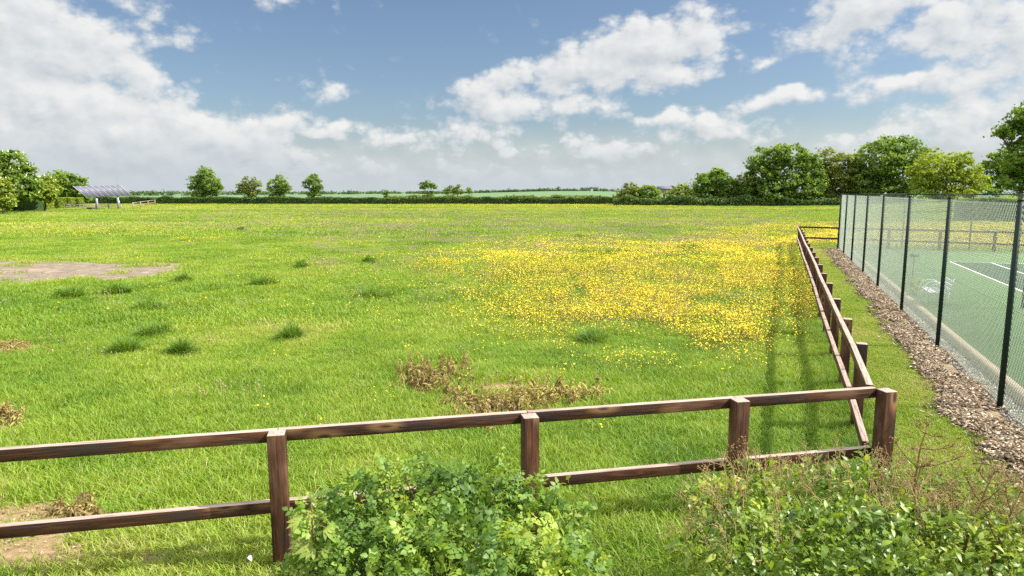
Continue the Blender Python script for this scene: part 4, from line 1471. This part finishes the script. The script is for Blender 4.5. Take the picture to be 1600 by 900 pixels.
# ------------------------------------------------------------------ barn far off
MAT['barn_wall'] = mat_plain('barn_wall', (0.16, 0.15, 0.15), 0.9, 0.1, 0.15, 0.5)
MAT['barn_roof'] = mat_plain('barn_roof', (0.12, 0.12, 0.14), 0.9, 0.05, 0.1, 0.4)
bp = gpt(1038, 430)
barn = tag(empty('farm_building', bp), 'grey roofed farm barn far beyond the gap in the bushes', 'barn')
zt = AT(1038, 290.5, 430)[2] - bp[2]


def gable(parent, c, L, W, eave, ridge, wall, roof, rz=0.0):
    mb = MB()
    V = [(-L / 2, -W / 2, -.5), (L / 2, -W / 2, -.5), (L / 2, W / 2, -.5), (-L / 2, W / 2, -.5), (-L / 2, -W / 2, eave), (L / 2, -W / 2, eave), (L / 2, W / 2, eave), (-L / 2, W / 2, eave), (-L / 2, 0, ridge), (L / 2, 0, ridge)]
    mb.add(V, [(0, 1, 5, 4), (2, 3, 7, 6)]); mb.add(V, [(0, 4, 8, 7, 3), (1, 2, 6, 9, 5)])
    w = mb.build('wall', wall, parent, loc=c, rot=(0, 0, rz))
    o_ = .25
    rf = MB()
    for s in (-1, 1):
        P = [(-L / 2 - o_, s * (W / 2 + o_), eave - .12), (L / 2 + o_, s * (W / 2 + o_), eave - .12), (L / 2 + o_, 0, ridge + .02), (-L / 2 - o_, 0, ridge + .02)]
        Q = [(x, y, z + .12) for x, y, z in P]
        rf.add(P + Q, [(0, 1, 2, 3), (7, 6, 5, 4), (0, 4, 5, 1), (1, 5, 6, 2), (2, 6, 7, 3), (3, 7, 4, 0)])
    rf.build('roof', roof, parent, loc=c, rot=(0, 0, rz))


gable(barn, (0, 0, 0), 8.5, 6, zt * .62, zt * .92, MAT['barn_wall'], MAT['barn_roof'])
gable(barn, (4.8, 4, 0), 5, 7, zt * .75, zt * 1.05, MAT['barn_wall'], MAT['barn_wall'], R(90))

# ------------------------------------------------------------------ solar array and the low fence in front of it
m, nt, out = mat_new('solar_cells')
tc = nt.nodes.new('ShaderNodeTexCoord')
br = nt.nodes.new('ShaderNodeTexBrick')
nt.links.new(tc.outputs['Object'], br.inputs['Vector'])
br.offset = 0.0; br.inputs['Scale'].default_value = 1.0
br.inputs['Color1'].default_value = (0.055, 0.058, 0.085, 1); br.inputs['Color2'].default_value = (0.075, 0.078, 0.105, 1); br.inputs['Mortar'].default_value = (0.16, 0.165, 0.20, 1)
br.inputs['Mortar Size'].default_value = 0.012; br.inputs['Brick Width'].default_value = 0.16; br.inputs['Row Height'].default_value = 0.16
principled(nt, out, br.outputs['Color'], 0.45, 0.4)
MAT['cells'] = m
MAT['panel_frame'] = mat_plain('panel_frame', (0.36, 0.36, 0.40), 0.6, 0.2, 0.05)
BL, TL = AT(136, 308.6, 105), AT(114, 291.2, 103.4)
BR = AT(206, 305.8, 114)
sol = tag(empty('solar_array', gpt(149.5, 112)), 'tilted blue grey solar panel array on two steel posts', 'solar panels')
so = np.array(sol.location)
ex, ey = BR - BL, TL - BL
Lx, Ly = np.linalg.norm(ex), np.linalg.norm(ey)
ux = ex / Lx; uz = unit(np.cross(ux, ey)); uy = np.cross(uz, ux)
if uz[2] < 0: uz = -uz
sk = np.dot(ey, ux); hy = np.dot(ey, uy)
rotm = Matrix((ux, uy, uz)).transposed().to_euler()
nc = 8
for c in range(nc):
    mb = MB()
    x0 = Lx * c / nc + .05; x1 = Lx * (c + 1) / nc - .05
    V = [(x0, 0, 0), (x1, 0, 0), (x1 + sk, hy, 0), (x0 + sk, hy, 0), (x0, 0, .05), (x1, 0, .05), (x1 + sk, hy, .05), (x0 + sk, hy, .05)]
    mb.add(V, [(0, 3, 2, 1), (4, 5, 6, 7), (0, 1, 5, 4), (1, 2, 6, 5), (2, 3, 7, 6), (3, 0, 4, 7)])
    mb.build('panel', MAT['cells'], sol, loc=BL - so, rot=rotm)
fr = MB()
for c in range(nc + 1):
    x = Lx * c / nc
    V = []
    for zz in (-.05, .07):
        V += [(x - .035, -.04, zz), (x + .035, -.04, zz), (x + .035 + sk, hy + .04, zz), (x - .035 + sk, hy + .04, zz)]
    fr.add(V, [(0, 3, 2, 1), (4, 5, 6, 7), (0, 1, 5, 4), (1, 2, 6, 5), (2, 3, 7, 6), (3, 0, 4, 7)])
fr.build('frame', MAT['panel_frame'], sol, loc=BL - so, rot=rotm)
bmn = MB()
for t_ in (.28, .72):
    bmn.box((Lx / 2 + sk * t_, hy * t_, -.13), (Lx * .96, .1, .12))
bmn.build('beam', MAT['grey_metal'], sol, loc=BL - so, rot=rotm)
for px, d in ((149.5, 109), (182.5, 113.2)):
    f_ = AT(px, 300, d)
    mid = BL + ex * ((px - 128) / 70) + ey * .4
    g0 = np.array((mid[0], mid[1], float(terrain(mid[0], mid[1]))))
    MB().tube([g0 - so - (0, 0, .4), mid - so - uz * .12], .17, 10).build('post', MAT['grey_metal'], sol)
mb = tag(empty('aerial_pole', gpt(184, 118)), 'thin grey pole rising above the solar panels', 'pole')
MB().tube([(0, 0, -.3), (0, 0, AT(184, 274, 118)[2])], (.04, .025), 8).build('pole', MAT['barn_wall'], mb)
MB().box((.06, -.1, 1.1), (.3, .2, .45)).build('cabinet', MAT['white_metal'], mb)

MAT_G = MAT['wood_grey']
def low_fence(label, pts, hs, grp):
    t = tag(empty('low_rail_fence', pts[0]), label, 'fence', grp)
    o_ = pts[0]
    for q in pts:
        MB().box((0, 0, 0), (.13, .13, hs + .3)).build('post', MAT_G, t, loc=q - o_ + np.array((0, 0, hs / 2 - .15)))
    for k in range(len(pts) - 1):
        for zc in (hs - .1, hs * .5):
            u, w_ = pts[k] - o_ + (0, -.1, zc), pts[k + 1] - o_ + (0, -.1, zc)
            d = w_ - u
            L = np.linalg.norm(d)
            MB().box((0, 0, 0), (L - .01, .05, .1)).build('rail', MAT_G, t, loc=(u + w_) / 2, rot=(0, -math.asin(d[2] / L), math.atan2(d[1], d[0])))
    return t


low_fence('low weathered rail fence passing in front of the solar panel posts', [gpt(px, d) for px, d in ((66, 112), (86, 112.5), (107, 113), (128, 113), (148, 113), (168, 112.5), (187, 112))], .8, 'weathered rail fences by the solar panels')
low_fence('short weathered rail fence running out from the field hedge', [gpt(px, d) for px, d in ((206, 112), (218, 122), (230, 136), (241, 150))], 1.15, 'weathered rail fences by the solar panels')
mh = tag(empty('water_trough', gpt(143, 108)), 'low dark trough on the grass by the solar panel post', 'trough')
mb = MB()
for (c, s) in (((0, 0, .12), (1.6, .5, .04)), ((0, -.25, .25), (1.6, .04, .3)), ((0, .25, .25), (1.6, .04, .3)), ((-.8, 0, .25), (.04, .54, .3)), ((.8, 0, .25), (.04, .54, .3))): mb.box(c, s)
mb.build('tub', MAT['bark'], mh)

# ------------------------------------------------------------------ things on the court
bench = tag(empty('garden_bench', AB(19.0, 3.56, 0.10), math.pi / 2 - AZ), 'white tubular metal bench with curved arms behind the wire fence', 'bench')
for k, xx in enumerate((-.62, 0.0, .62)):
    th = np.linspace(0, math.pi, 15)
    arm = [(xx, -.30 + .02, 0.0), (xx, -.29, .40)] + [(xx, -.26 * math.cos(t), .42 + .22 * math.sin(t) ** .8) for t in th[1:-1]] + [(xx, .29, .40), (xx, .30, 0.0)]
    MB().tube(np.array(arm), .016, 8).build('side_frame', MAT['white_metal'], bench, smooth=True)
for j in range(5):
    MB().box((0, -.20 + .10 * j, .40 + .006 * (j % 2)), (1.34, .075, .02)).build('seat_slat', MAT['white_metal'], bench)
for j in range(3):
    MB().box((0, -.30 - .03 * j, .50 + .11 * j), (1.34, .02, .07)).build('back_slat', MAT['white_metal'], bench)
for xx in (-.6, .6):
    MB().tube([(xx, -.24, .38), (xx, -.31, .52), (xx, -.40, .80)], .014, 8).build('back_upright', MAT['white_metal'], bench)

bench.scale = (.75, .78, .85)
bro = tag(empty('court_broom', AB(23.4, 3.80, 0.10)), 'slim dark broom standing head up near the bench', 'broom')
MB().tube([(0, 0, 0), (0.02, 0.01, .78)], .016, 8).build('handle', MAT['dark_handle'], bro)
MB().box((0.02, .01, .82), (.30, .07, .10), .3).build('head', MAT['dark_handle'], bro)
can = tag(empty('garden_cane', AB(20.6, 3.42, 0.10)), 'dark leaning cane beside a small green weed at the court edge', 'cane')
MB().tube([(0, 0, 0), (-.10, .25, .62)], (.02, .014), 8).build('shaft', MAT['dark_handle'], can)
wd = tag(empty('court_weed', AB(20.4, 3.44, 0.10)), 'small green weed growing at the court edge by the leaning cane', 'plant')
rr = np.random.default_rng(5)
mb = MB()
q = rr.normal(size=(60, 3)) * np.array((.08, .08, .12)) + np.array((0, 0, .26)); q[:, 2] = np.abs(q[:, 2])
leaf_quads(mb, q, norm(rr.normal(size=(60, 3)) + np.array((0, 0, .6))), .04 + .03 * rr.random(60), rr, rr.random(60))
mb.build('leaves', MAT['leaf_light'], wd)
MB().tube([(0, 0, -.02), (0, 0, .35)], (.008, .004), 6).build('stem', MAT['stem_green'], wd)

# a low broken lip of earth across the muddy patch
rr = np.random.default_rng(15)
k = 40; q0, q1 = G(-6, 428), G(84, 424.5)
tt = np.linspace(0, 1, k)
cl_ = q0[None] * (1 - tt[:, None]) + q1[None] * tt[:, None]
cl_[:, 1] += (fbm(tt * 6, tt * 0, 5, 3) - .5) * .9
hgt = .13 * np.sin(np.pi * np.clip(tt * 1.02, 0, 1)) ** .5 * (.5 + fbm(tt * 9, tt * 0, 6, 3))
V = []
for i in range(k):
    for o_, z_ in ((-.10, -.03), (-.02, .85), (.12, 1.0), (.75, .55), (1.7, -.03)):
        V.append(cl_[i] + (0, o_, z_ * hgt[i] if z_ > 0 else z_))
F = [(i * 5 + j, (i + 1) * 5 + j, (i + 1) * 5 + j + 1, i * 5 + j + 1) for i in range(k - 1) for j in range(4)]
MAT['mud'] = mat_plain('trodden_mud', (0.20, 0.155, 0.115), 0.95, 0.05, 0.35, 1.5, bump=0.4)
tag(MB().add(V, F).build('earth_bank', MAT['mud'], smooth=True), kind='structure')

# ------------------------------------------------------------------ tussocks of darker, longer grass
MAT['tussock'] = mat_leaf('tussock_blade', (0.075, 0.15, 0.017), (0.13, 0.225, 0.022), (0.21, 0.315, 0.028), 0.40, 0.02, 0.5, 1.0)
TUS = [(105, 464, 46, 'dark grass tussock just below the right part of the muddy patch'), (183, 459, 36, 'small dark tussock, next one right below the muddy patch'),
       (231, 486, 52, 'broad dark tussock with a pointed top, below the small pair'), (412, 447, 48, 'wide low tussock standing alone right of the muddy patch'),
       (591, 466, 54, 'wide dark tussock at the left edge of the buttercups'), (243, 528, 50, 'loose tussock above and left of the darkest one'),
       (283, 553, 46, 'darkest small tussock in the left middle of the meadow'), (205, 552, 46, 'faint spreading tussock left of the darkest small one'),
       (573, 413, 28, 'small distant tussock above the wide one by the buttercups'), (472, 420, 28, 'small distant tussock between two wider ones'),
       (376, 361, 20, 'far dark tussock out in the yellowish grass'), (292, 440, 24, 'little faint tussock below the end of the mud'),
       (925, 534, 60, 'tussock mixed with buttercups in the middle of the meadow'), (455, 532, 44, 'pale tussock in the open grass left of centre'),
       (1072, 392, 40, 'tussock topped with buttercups at the far yellow band'), (945, 402, 40, 'tussock among buttercups at the back of the yellow patch'),
       (640, 316, 16, 'speck of taller grass close to the field hedge'), (905, 372, 26, 'low far tussock among the purple seed heads')]
for i, (px, py, w, lab) in enumerate(TUS):
    g = G(px, py)
    r = w * .5 * g[1] / FPX * 0.95
    rr = np.random.default_rng(200 + i)
    bw = max(0.008, g[1] * .0009)
    n = int(min(1500, 380 + 250 * r / bw * .05))
    mb = MB()
    th = rr.random(n) * 6.283; rad = r * np.sqrt(rr.random(n)) * (.75 + .5 * vnoise(np.cos(th) * 2 + 9, np.sin(th) * 2, i))
    # a few crowns grown together, so that no two outlines agree
    lob = rr.normal(0, .33, (4, 2)) * r; pick = rr.integers(0, 4, n)
    sub = blades(rr, n, 0.001, 0.20, 0.36, bw * 1.15, 0.75)
    V = np.concatenate(sub.v).reshape(n, 8, 3)
    fall = np.clip(1 - .68 * (rad / r) ** 1.5, .2, 1)
    V[:, :, 2] *= (fall * (1.15 + 0.5 * r))[:, None]
    V[:, :, 2] *= (.65 + .6 * rr.random(4))[pick][:, None]
    V[:, :, 0] += (rad * .78 * np.cos(th) + lob[pick, 0])[:, None]; V[:, :, 1] += (rad * .78 * np.sin(th) + lob[pick, 1])[:, None]
    mb.add(V.reshape(-1, 3), sub.loops[0].reshape(-1, 4), np.concatenate(sub.rnd) * .75)
    o = mb.build('grass_tussock', MAT['tussock'], loc=(g[0], g[1], float(terrain(g[0], g[1])) - .01))
    tag(o, lab, 'tussock', 'dark grass tussocks in the meadow')

# ------------------------------------------------------------------ ovate leaves for the near plants
def ovate(mb, base, axis, nrm, L, W, rnd, fold=0.18, droop=0.18):
    k = len(base)
    axis = norm(axis); side = norm(np.cross(axis, nrm)); up = np.cross(side, axis)
    L, W = L[:, None], W[:, None]
    def P(t, s, z): return base + axis * (L * t) + side * (W * s) + up * (L * z)
    V = np.stack((P(0, 0, 0), P(.33, -.5, fold * .5), P(.33, 0, .02), P(.33, .5, fold * .5), P(.70, -.36, fold * .25 - droop * .5), P(.70, 0, -droop * .45), P(.70, .36, fold * .25 - droop * .5), P(1, 0, -droop)), 1).reshape(-1, 3)
    F = np.concatenate([(np.arange(k) * 8)[:, None] + np.array(q) for q in ((0, 2, 1), (0, 3, 2), (1, 2, 5), (1, 5, 4), (2, 3, 6), (2, 6, 5), (4, 5, 7), (5, 6, 7))])
    mb.add(V, F, np.repeat(rnd, 8))


def lobes3(lst):
    out_ = []
    for (px, py, r, d) in lst:
        out_.append((AT(px, py, d), np.full(3, r * d / FPX)))
    return out_


def shell_points(lobes, rng, per_m2, inner=0.6, cull=0.8):
    P, D = [], []
    C_ = np.array([l[0] for l in lobes]); R_ = np.array([l[1] for l in lobes])
    for i in range(len(lobes)):
        n = int(4 * math.pi * R_[i].mean() ** 2 * per_m2)
        d = norm(rng.normal(size=(n, 3)))
        f = 1 - (1 - inner) * rng.random(n) ** 1.6
        f *= 0.80 + 0.44 * fbm(d[:, 0] * 2.6 + 5 * i, d[:, 1] * 2.6 + d[:, 2] * 3.1, 300 + i, 3)
        p = C_[i] + d * R_[i] * f[:, None]
        bad = p[:, 2] < 0.05
        for j in range(len(lobes)):
            if j != i: bad |= np.linalg.norm((p - C_[j]) / R_[j], axis=1) < cull * .8
        P.append(p[~bad]); D.append(d[~bad])
    return np.concatenate(P), np.concatenate(D)


# rose bush -----------------------------------------------------------------
rr = np.random.default_rng(77)
ROSE = lobes3([(525, 838, 60, 4.1), (585, 808, 66, 4.25), (645, 788, 66, 4.35), (712, 806, 62, 4.3), (778, 765, 42, 4.4), (770, 800, 50, 4.3), (828, 822, 58, 4.3), (876, 818, 40, 4.35),
               (595, 895, 85, 3.8), (690, 885, 92, 3.75), (790, 895, 88, 3.75), (872, 900, 62, 3.8), (505, 905, 50, 4.0), (905, 880, 38, 4.0), (455, 915, 34, 4.05), (548, 782, 40, 4.3), (612, 768, 44, 4.4), (688, 778, 46, 4.4), (735, 775, 40, 4.4), (835, 785, 38, 4.4), (500, 812, 34, 4.25),
               (650, 1010, 130, 3.7), (800, 1010, 130, 3.7), (530, 1020, 110, 3.8)])
rose = tag(empty('rose_bush', (ROSE[3][0][0], 4.1, 0)), 'dense green rose bush in front of the timber fence', 'bush')
ro = np.array(rose.location)
p, d = shell_points(ROSE, rr, 330, .55)
p = p - ro
n = len(p)
ax = norm(d * .6 + rr.normal(size=(n, 3)) * .75 + np.array((0, 0, .15)))
up = norm(d * .5 + np.array((.15, -.1, .9)) + rr.normal(size=(n, 3)) * .4)
up = norm(up - ax * np.sum(up * ax, 1)[:, None])
sd = np.cross(ax, up)
szr = np.clip(rr.normal(.42, .28, n), 0, 1.1)
Lr = 0.035 + 0.065 * szr
tone = np.clip(fbm(p[:, 0] * 5, p[:, 2] * 5 + p[:, 1] * 4, 88, 3) * .9 + rr.normal(0, .16, n) - .02, 0, 1)
mb, tw = MB(), MB()
for (t, s) in ((.35, -1), (.35, 1), (.70, -1), (.70, 1), (1.0, 0)):
    base = p + ax * (Lr * t)[:, None]
    a2 = norm(ax * (.45 if s else 1.0) + sd * (s * .95) + rr.normal(size=(n, 3)) * .12)
    ll = (0.018 + .036 * szr) * (1.15 if s == 0 else 1.0)
    ovate(mb, base, a2, up, ll, ll * (.62 + .14 * rr.random(n)), np.clip(tone + rr.normal(0, .07, n), 0, 1))
leavesR = mb.build('leaves', MAT['leaf_rose'], rose)
for i in range(46):
    q = ROSE[rr.integers(0, 21)]
    c = q[0] - ro + norm(rr.normal(size=3)) * q[1] * .92
    g = np.array((c[0] * .35 + rr.normal() * .12, c[1] * .35 + rr.normal() * .1, -.05))
    tw.tube(wiggle(g, c, 8, .025, rr, .08), np.linspace(.009, .0025, 8), 5, caps=False)
tw.build('stems', MAT['twig'], rose, smooth=True)
# young reddish yellow shoot tips
tips = [(500, 790, 4.0), (620, 722, 4.3), (785, 712, 4.45), (735, 838, 3.9), (745, 862, 3.75), (600, 775, 4.15), (880, 765, 4.3), (895, 810, 4.2), (560, 790, 4.1), (690, 815, 4.05), (820, 800, 4.15), (660, 725, 4.35), (540, 770, 4.1)]
for (px, py, dd) in tips:
    c = AT(px, py, dd) - ro
    k = 16
    a2 = norm(rr.normal(size=(k, 3)) * np.array((1, 1, .5)) + np.array((0, 0, .7)))
    ll = .035 + .025 * rr.random(k)
    mb = MB()
    ovate(mb, c + rr.normal(size=(k, 3)) * .022, a2, norm(rr.normal(size=(k, 3)) * .4 + np.array((0, 0, 1))), ll, ll * .42, rr.random(k))
    mb.build('young_shoot', MAT['leaf_young'], rose)

# glossy shrub covered in spent flower heads -----------------------------------
rr = np.random.default_rng(78)
SHR = lobes3([(px_, py_ - 16, r_, d_) for px_, py_, r_, d_ in [(1120, 812, 52, 4.2), (1180, 800, 60, 4.4), (1258, 795, 62, 4.55), (1338, 792, 64, 4.6), (1420, 800, 62, 4.55), (1500, 812, 62, 4.5), (1580, 832, 64, 4.4),
              (1100, 880, 48, 3.95), (1165, 880, 75, 3.95), (1250, 880, 85, 4.0), (1340, 880, 90, 4.0), (1430, 882, 90, 4.0), (1520, 895, 88, 3.9), (1610, 905, 88, 3.9), (1680, 860, 80, 4.3), (1750, 900, 100, 4.1),
              (1200, 1000, 120, 3.8), (1350, 1000, 130, 3.8), (1500, 1010, 130, 3.7), (1650, 1010, 130, 3.8)]])
shr = tag(empty('flowering_shrub', (SHR[4][0][0], 4.2, 0)), 'glossy shrub covered in brown spent flower heads at the fence corner', 'shrub')
so_ = np.array(shr.location)
p, d = shell_points(SHR, rr, 620, .58)
p = p - so_; n = len(p)
ax = norm(d * .55 + rr.normal(size=(n, 3)) * .7 + np.array((0, 0, .05)))
up = norm(d * .4 + np.array((.1, -.05, 1.0)) + rr.normal(size=(n, 3)) * .35)
up = norm(up - ax * np.sum(up * ax, 1)[:, None])
ll = .030 + .055 * rr.random(n) ** 1.5
tone = np.clip(fbm(p[:, 0] * 4, p[:, 2] * 5 + p[:, 1] * 4, 89, 3) * .8 + rr.normal(0, .2, n), 0, 1)
mb = MB(); ovate(mb, p, ax, up, ll, ll * (.42 + .12 * rr.random(n)), tone, .16, .22)
mb.build('leaves', MAT['leaf_shrub'], shr)


def spray(stm, bud, base, d, L, rng, depth=0, r=.0022):
    """a panicle: forking stalk that ends in little dry capsules"""
    e = base + d * L
    stm.tube([base, (base + e) / 2 + rng.normal(size=3) * L * .05, e], (r, r * .85, r * .7), 4, caps=False, rnd=rng.random())
    if depth >= 2 or L < .012:
        a = .0032 + .0022 * rng.random(); f = e + d * a * 3.2
        s1 = norm(np.cross(d, rng.normal(size=3))); s2 = np.cross(d, s1)
        mid = e + d * a * 1.5
        bud.add([e, mid + s1 * a, mid + s2 * a, mid - s1 * a, mid - s2 * a, f], [(0, 2, 1), (0, 3, 2), (0, 4, 3), (0, 1, 4), (5, 1, 2), (5, 2, 3), (5, 3, 4), (5, 4, 1)], rng.random())
        return
    for k in range(3 if depth == 0 else 2 + int(rng.random() > .5)):
        q = norm(d + rng.normal(size=3) * .48 + np.array((0, 0, .12)))
        spray(stm, bud, base + d * L * (.55 + .45 * (k + rng.random()) / 3), q, L * (.42 + .3 * rng.random()), rng, depth + 1, r * .72)


stm, bud = MB(), MB()
p, d = shell_points(SHR[:15], rr, 120, .9)
ok = (d[:, 2] > 0.05)
p, d = p[ok] - so_, d[ok]
dens_ = fbm(p[:, 0] * 2.5, p[:, 1] * 2.5, 93, 3)
ok = rr.random(len(p)) < sstep(dens_, .28, .66)
for c, q in zip(p[ok], d[ok]):
    q = norm(q * .4 + np.array((0, 0, .9)) + rr.normal(size=3) * .28)
    spray(stm, bud, c - q * .05, q, .07 + .08 * rr.random(), rr, r=.0026)
stm.build('flower_stalks', MAT['stalk'], shr)
bud.build('seed_capsules', MAT['bud'], shr)


def dead_twig(parent, pts, depth, side, r0, rng, ro_):
    P = np.array([AT(px, py, depth + k * .02) for k, (px, py) in enumerate(pts)]) - ro_
    stm, bud = MB(), MB()
    stm.tube(P, np.linspace(r0, r0 * .4, len(P)), 6)
    for (i, px, py) in side:
        e = AT(px, py, depth + rng.uniform(-.08, .08)) - ro_
        m_ = (P[i] + e) / 2 + np.array((0, 0, -.015))
        stm.tube([P[i], m_, e], (r0 * .55, r0 * .42, r0 * .3), 5, caps=False)
        d = norm(e - m_)
        for k in range(4): spray(stm, bud, e - d * .015 * k, norm(d + rng.normal(size=3) * .45), .03 + .02 * rng.random(), rng, 1, r0 * .26)
        for k in range(2): spray(stm, bud, m_ + (e - m_) * rng.random(), norm(d + rng.normal(size=3) * .7), .028, rng, 1, r0 * .22)
    d = norm(P[-1] - P[-2])
    for k in range(5): spray(stm, bud, P[-1] - d * .01 * k, norm(d + rng.normal(size=3) * .45), .035, rng, 1, r0 * .3)
    o = stm.build('dead_stem', MAT['twig'], parent, smooth=True)
    bud.build('seed_capsules', MAT['bud'], o)


dead_twig(shr, [(1426, 800), (1428, 765), (1433, 730), (1438, 700), (1446, 676), (1449, 664)], 4.25, [(2, 1496, 716), (2, 1398, 690), (3, 1484, 699), (3, 1421, 699), (4, 1468, 681), (4, 1433, 664), (1, 1440, 725), (2, 1452, 722)], .0075, rr, so_)
dead_twig(shr, [(1500, 880), (1518, 820), (1532, 785), (1545, 755), (1552, 742)], 4.1, [(1, 1480, 770), (2, 1560, 765), (2, 1512, 750), (3, 1572, 750), (3, 1530, 736), (1, 1545, 800), (1, 1495, 790)], .0085, rr, so_)
dead_twig(shr, [(1545, 900), (1560, 850), (1580, 800), (1595, 770)], 3.9, [(1, 1540, 800), (2, 1610, 790), (2, 1570, 760)], .008, rr, so_)
dead_twig(shr, [(1270, 830), (1256, 795), (1240, 760), (1232, 725)], 4.35, [(1, 1225, 770), (2, 1258, 735), (2, 1215, 735)], .006, rr, so_)
dead_twig(shr, [(1160, 830), (1162, 790), (1166, 740), (1163, 690)], 4.3, [(1, 1140, 760), (2, 1148, 705), (2, 1180, 735), (2, 1172, 700)], .005, rr, so_)

# pale young shoot with hand-shaped leaves --------------------------------------
rr = np.random.default_rng(79)
sdl = tag(empty('young_sapling', AT(492, 1000, 3.95) * np.array((1, 1, 0))), 'slender pale green shoot with hand shaped leaves by the fence post', 'sapling')
s0 = np.array(sdl.location)
stem = np.array([AT(px, py, 3.95) for px, py in ((494, 1150), (493, 950), (491, 880), (489, 830), (487, 800), (485, 770))]) - s0
stem[0, 2] = -.05
MB().tube(stem, np.linspace(.009, .004, 6), 7).build('stem', MAT['twig'], sdl, smooth=True)
for (px, py, ax_, sz, k) in ((489, 855, (-.7, -.5, -.1), .105, 6), (505, 858, (.7, -.4, .05), .10, 5), (510, 825, (.9, -.2, -.05), .10, 6), (468, 815, (-.9, .1, .1), .085, 5), (485, 805, (.3, -.6, .3), .055, 5), (484, 775, (-.3, -.2, .8), .035, 6), (525, 890, (.6, -.6, 0), .09, 5), (470, 850, (-.8, .3, .1), .085, 5), (488, 785, (.4, .2, .7), .04, 5)):
    c = AT(px, py, 3.95 - .05 * rr.random()) - s0
    i = np.argmin(np.abs(stem[:, 2] - c[2]))
    MBt = MB(); a = unit(ax_)
    nrm_ = unit(np.array((.25, -.45, .9)) + rr.normal(size=3) * .12)
    nrm_ = unit(nrm_ - a * np.dot(nrm_, a)); s_ = np.cross(a, nrm_)
    th = np.linspace(-1.25, 1.25, k)
    axs = np.cos(th)[:, None] * a + np.sin(th)[:, None] * s_
    ll = sz * (.65 + .4 * np.cos(th))
    ovate(MBt, np.tile(c, (k, 1)), axs, np.tile(nrm_, (k, 1)), ll, ll * .40, np.clip(.5 + rr.normal(0, .2, k), 0, 1), .12, .3)
    MBt.build('leaf', MAT['leaf_young'], sdl)
    # leaf stalk
    q = stem[i] * np.array((1, 1, 0)) + np.array((0, 0, min(c[2], stem[-1, 2])))
    MB().tube([q, (q + c) / 2 + (0, 0, .01), c], (.003, .0025, .002), 5, caps=False).build('leaf_stalk', MAT['stem_green'], sdl)

pt = G(391, 890, .02)
mb = MB(); th = np.linspace(0, 2 * math.pi, 10, endpoint=False)
V = [(0, 0, .004)] + [(.016 * math.cos(t), .026 * math.sin(t), .016 + .010 * math.sin(2 * t)) for t in th]
mb.add(V, [(0, 1 + i, 1 + (i + 1) % 10) for i in range(10)])
tag(mb.build('fallen_petal', MAT['pink_petal'], loc=(pt[0], pt[1], .10), rot=(.5, .1, .6)), 'pale pink fallen petal in the grass by the fence post', 'petal')

# ------------------------------------------------------------------ dried weeds on the bare patches
def dead_weed(label, spots, seed, hmin, hmax, nleaf=26, yellow=0.0):
    rr = np.random.default_rng(seed)
    c0 = G(*spots[0][:2])
    t = tag(empty('dried_weeds', (c0[0], c0[1], 0)), label, 'weeds', 'dried weeds on the bare patches')
    st, lf = MB(), MB()
    for (px, py, rx, ry, n) in spots:
        for k in range(n):
            g = G(px + rr.normal() * rx * .5, py + rr.normal() * ry * .5)
            g = g - c0; g[2] = 0
            h = hmin + (hmax - hmin) * rr.random() ** 1.4
            e = g + np.array((rr.normal() * .10, rr.normal() * .10, h))
            P = wiggle(g - (0, 0, .02), e, 5, .012, rr)
            st.tube(P, np.linspace(.005, .002, 5), 4, caps=False)
            m_ = nleaf
            tt = rr.random(m_) ** .8
            b = P[0] + (P[-1] - P[0]) * tt[:, None]
            axs = norm(rr.normal(size=(m_, 3)) * np.array((1, 1, .5)) - np.array((0, 0, .25)))
            ll = .03 + .05 * rr.random(m_)
            ovate(lf, b, axs, norm(rr.normal(size=(m_, 3)) * .7 + np.array((0, 0, .8))), ll, ll * .34, np.clip(rr.normal(.42 + yellow + .15 * rr.normal(), .22, m_), 0, 1), .5, .45)
    st.build('stalks', MAT['twig'], t); lf.build('dry_leaves', MAT['leaf_dead'], t)
    return t


dead_weed('tallest clump of dried brown weeds above the fence rail', [(676, 603, 56, 20, 56), (700, 588, 36, 12, 24), (650, 602, 30, 12, 22)], 401, .10, .36)
dead_weed('low dried weeds with bare earth joining the two taller clumps', [(745, 638, 66, 18, 60), (715, 622, 26, 12, 20), (790, 642, 50, 12, 30)], 402, .05, .18, 22)
dead_weed('wide yellowing clump of dried weeds right of the bare earth', [(850, 626, 60, 16, 60), (820, 634, 46, 12, 34), (890, 622, 44, 12, 30)], 403, .07, .27, 26, .2)
dead_weed('small yellowish tail of dried weeds at the right end', [(928, 625, 20, 10, 16)], 404, .08, .22, 22, .25)
dead_weed('little patch of dried weeds just under the top rail', [(762, 668, 26, 8, 14)], 405, .06, .18, 20)
dead_weed('curled brown weeds on the upper small bare patch at left', [(22, 546, 36, 10, 40)], 406, .05, .18, 22, .1)
dead_weed('yellow brown weeds on the second bare patch at left', [(10, 655, 22, 16, 26)], 407, .08, .22, 24, .14)
dead_weed('dark dry tuft at the end of the lowest bare patch', [(128, 806, 26, 14, 26), (90, 812, 20, 8, 8)], 408, .05, .16, 20, -.1)
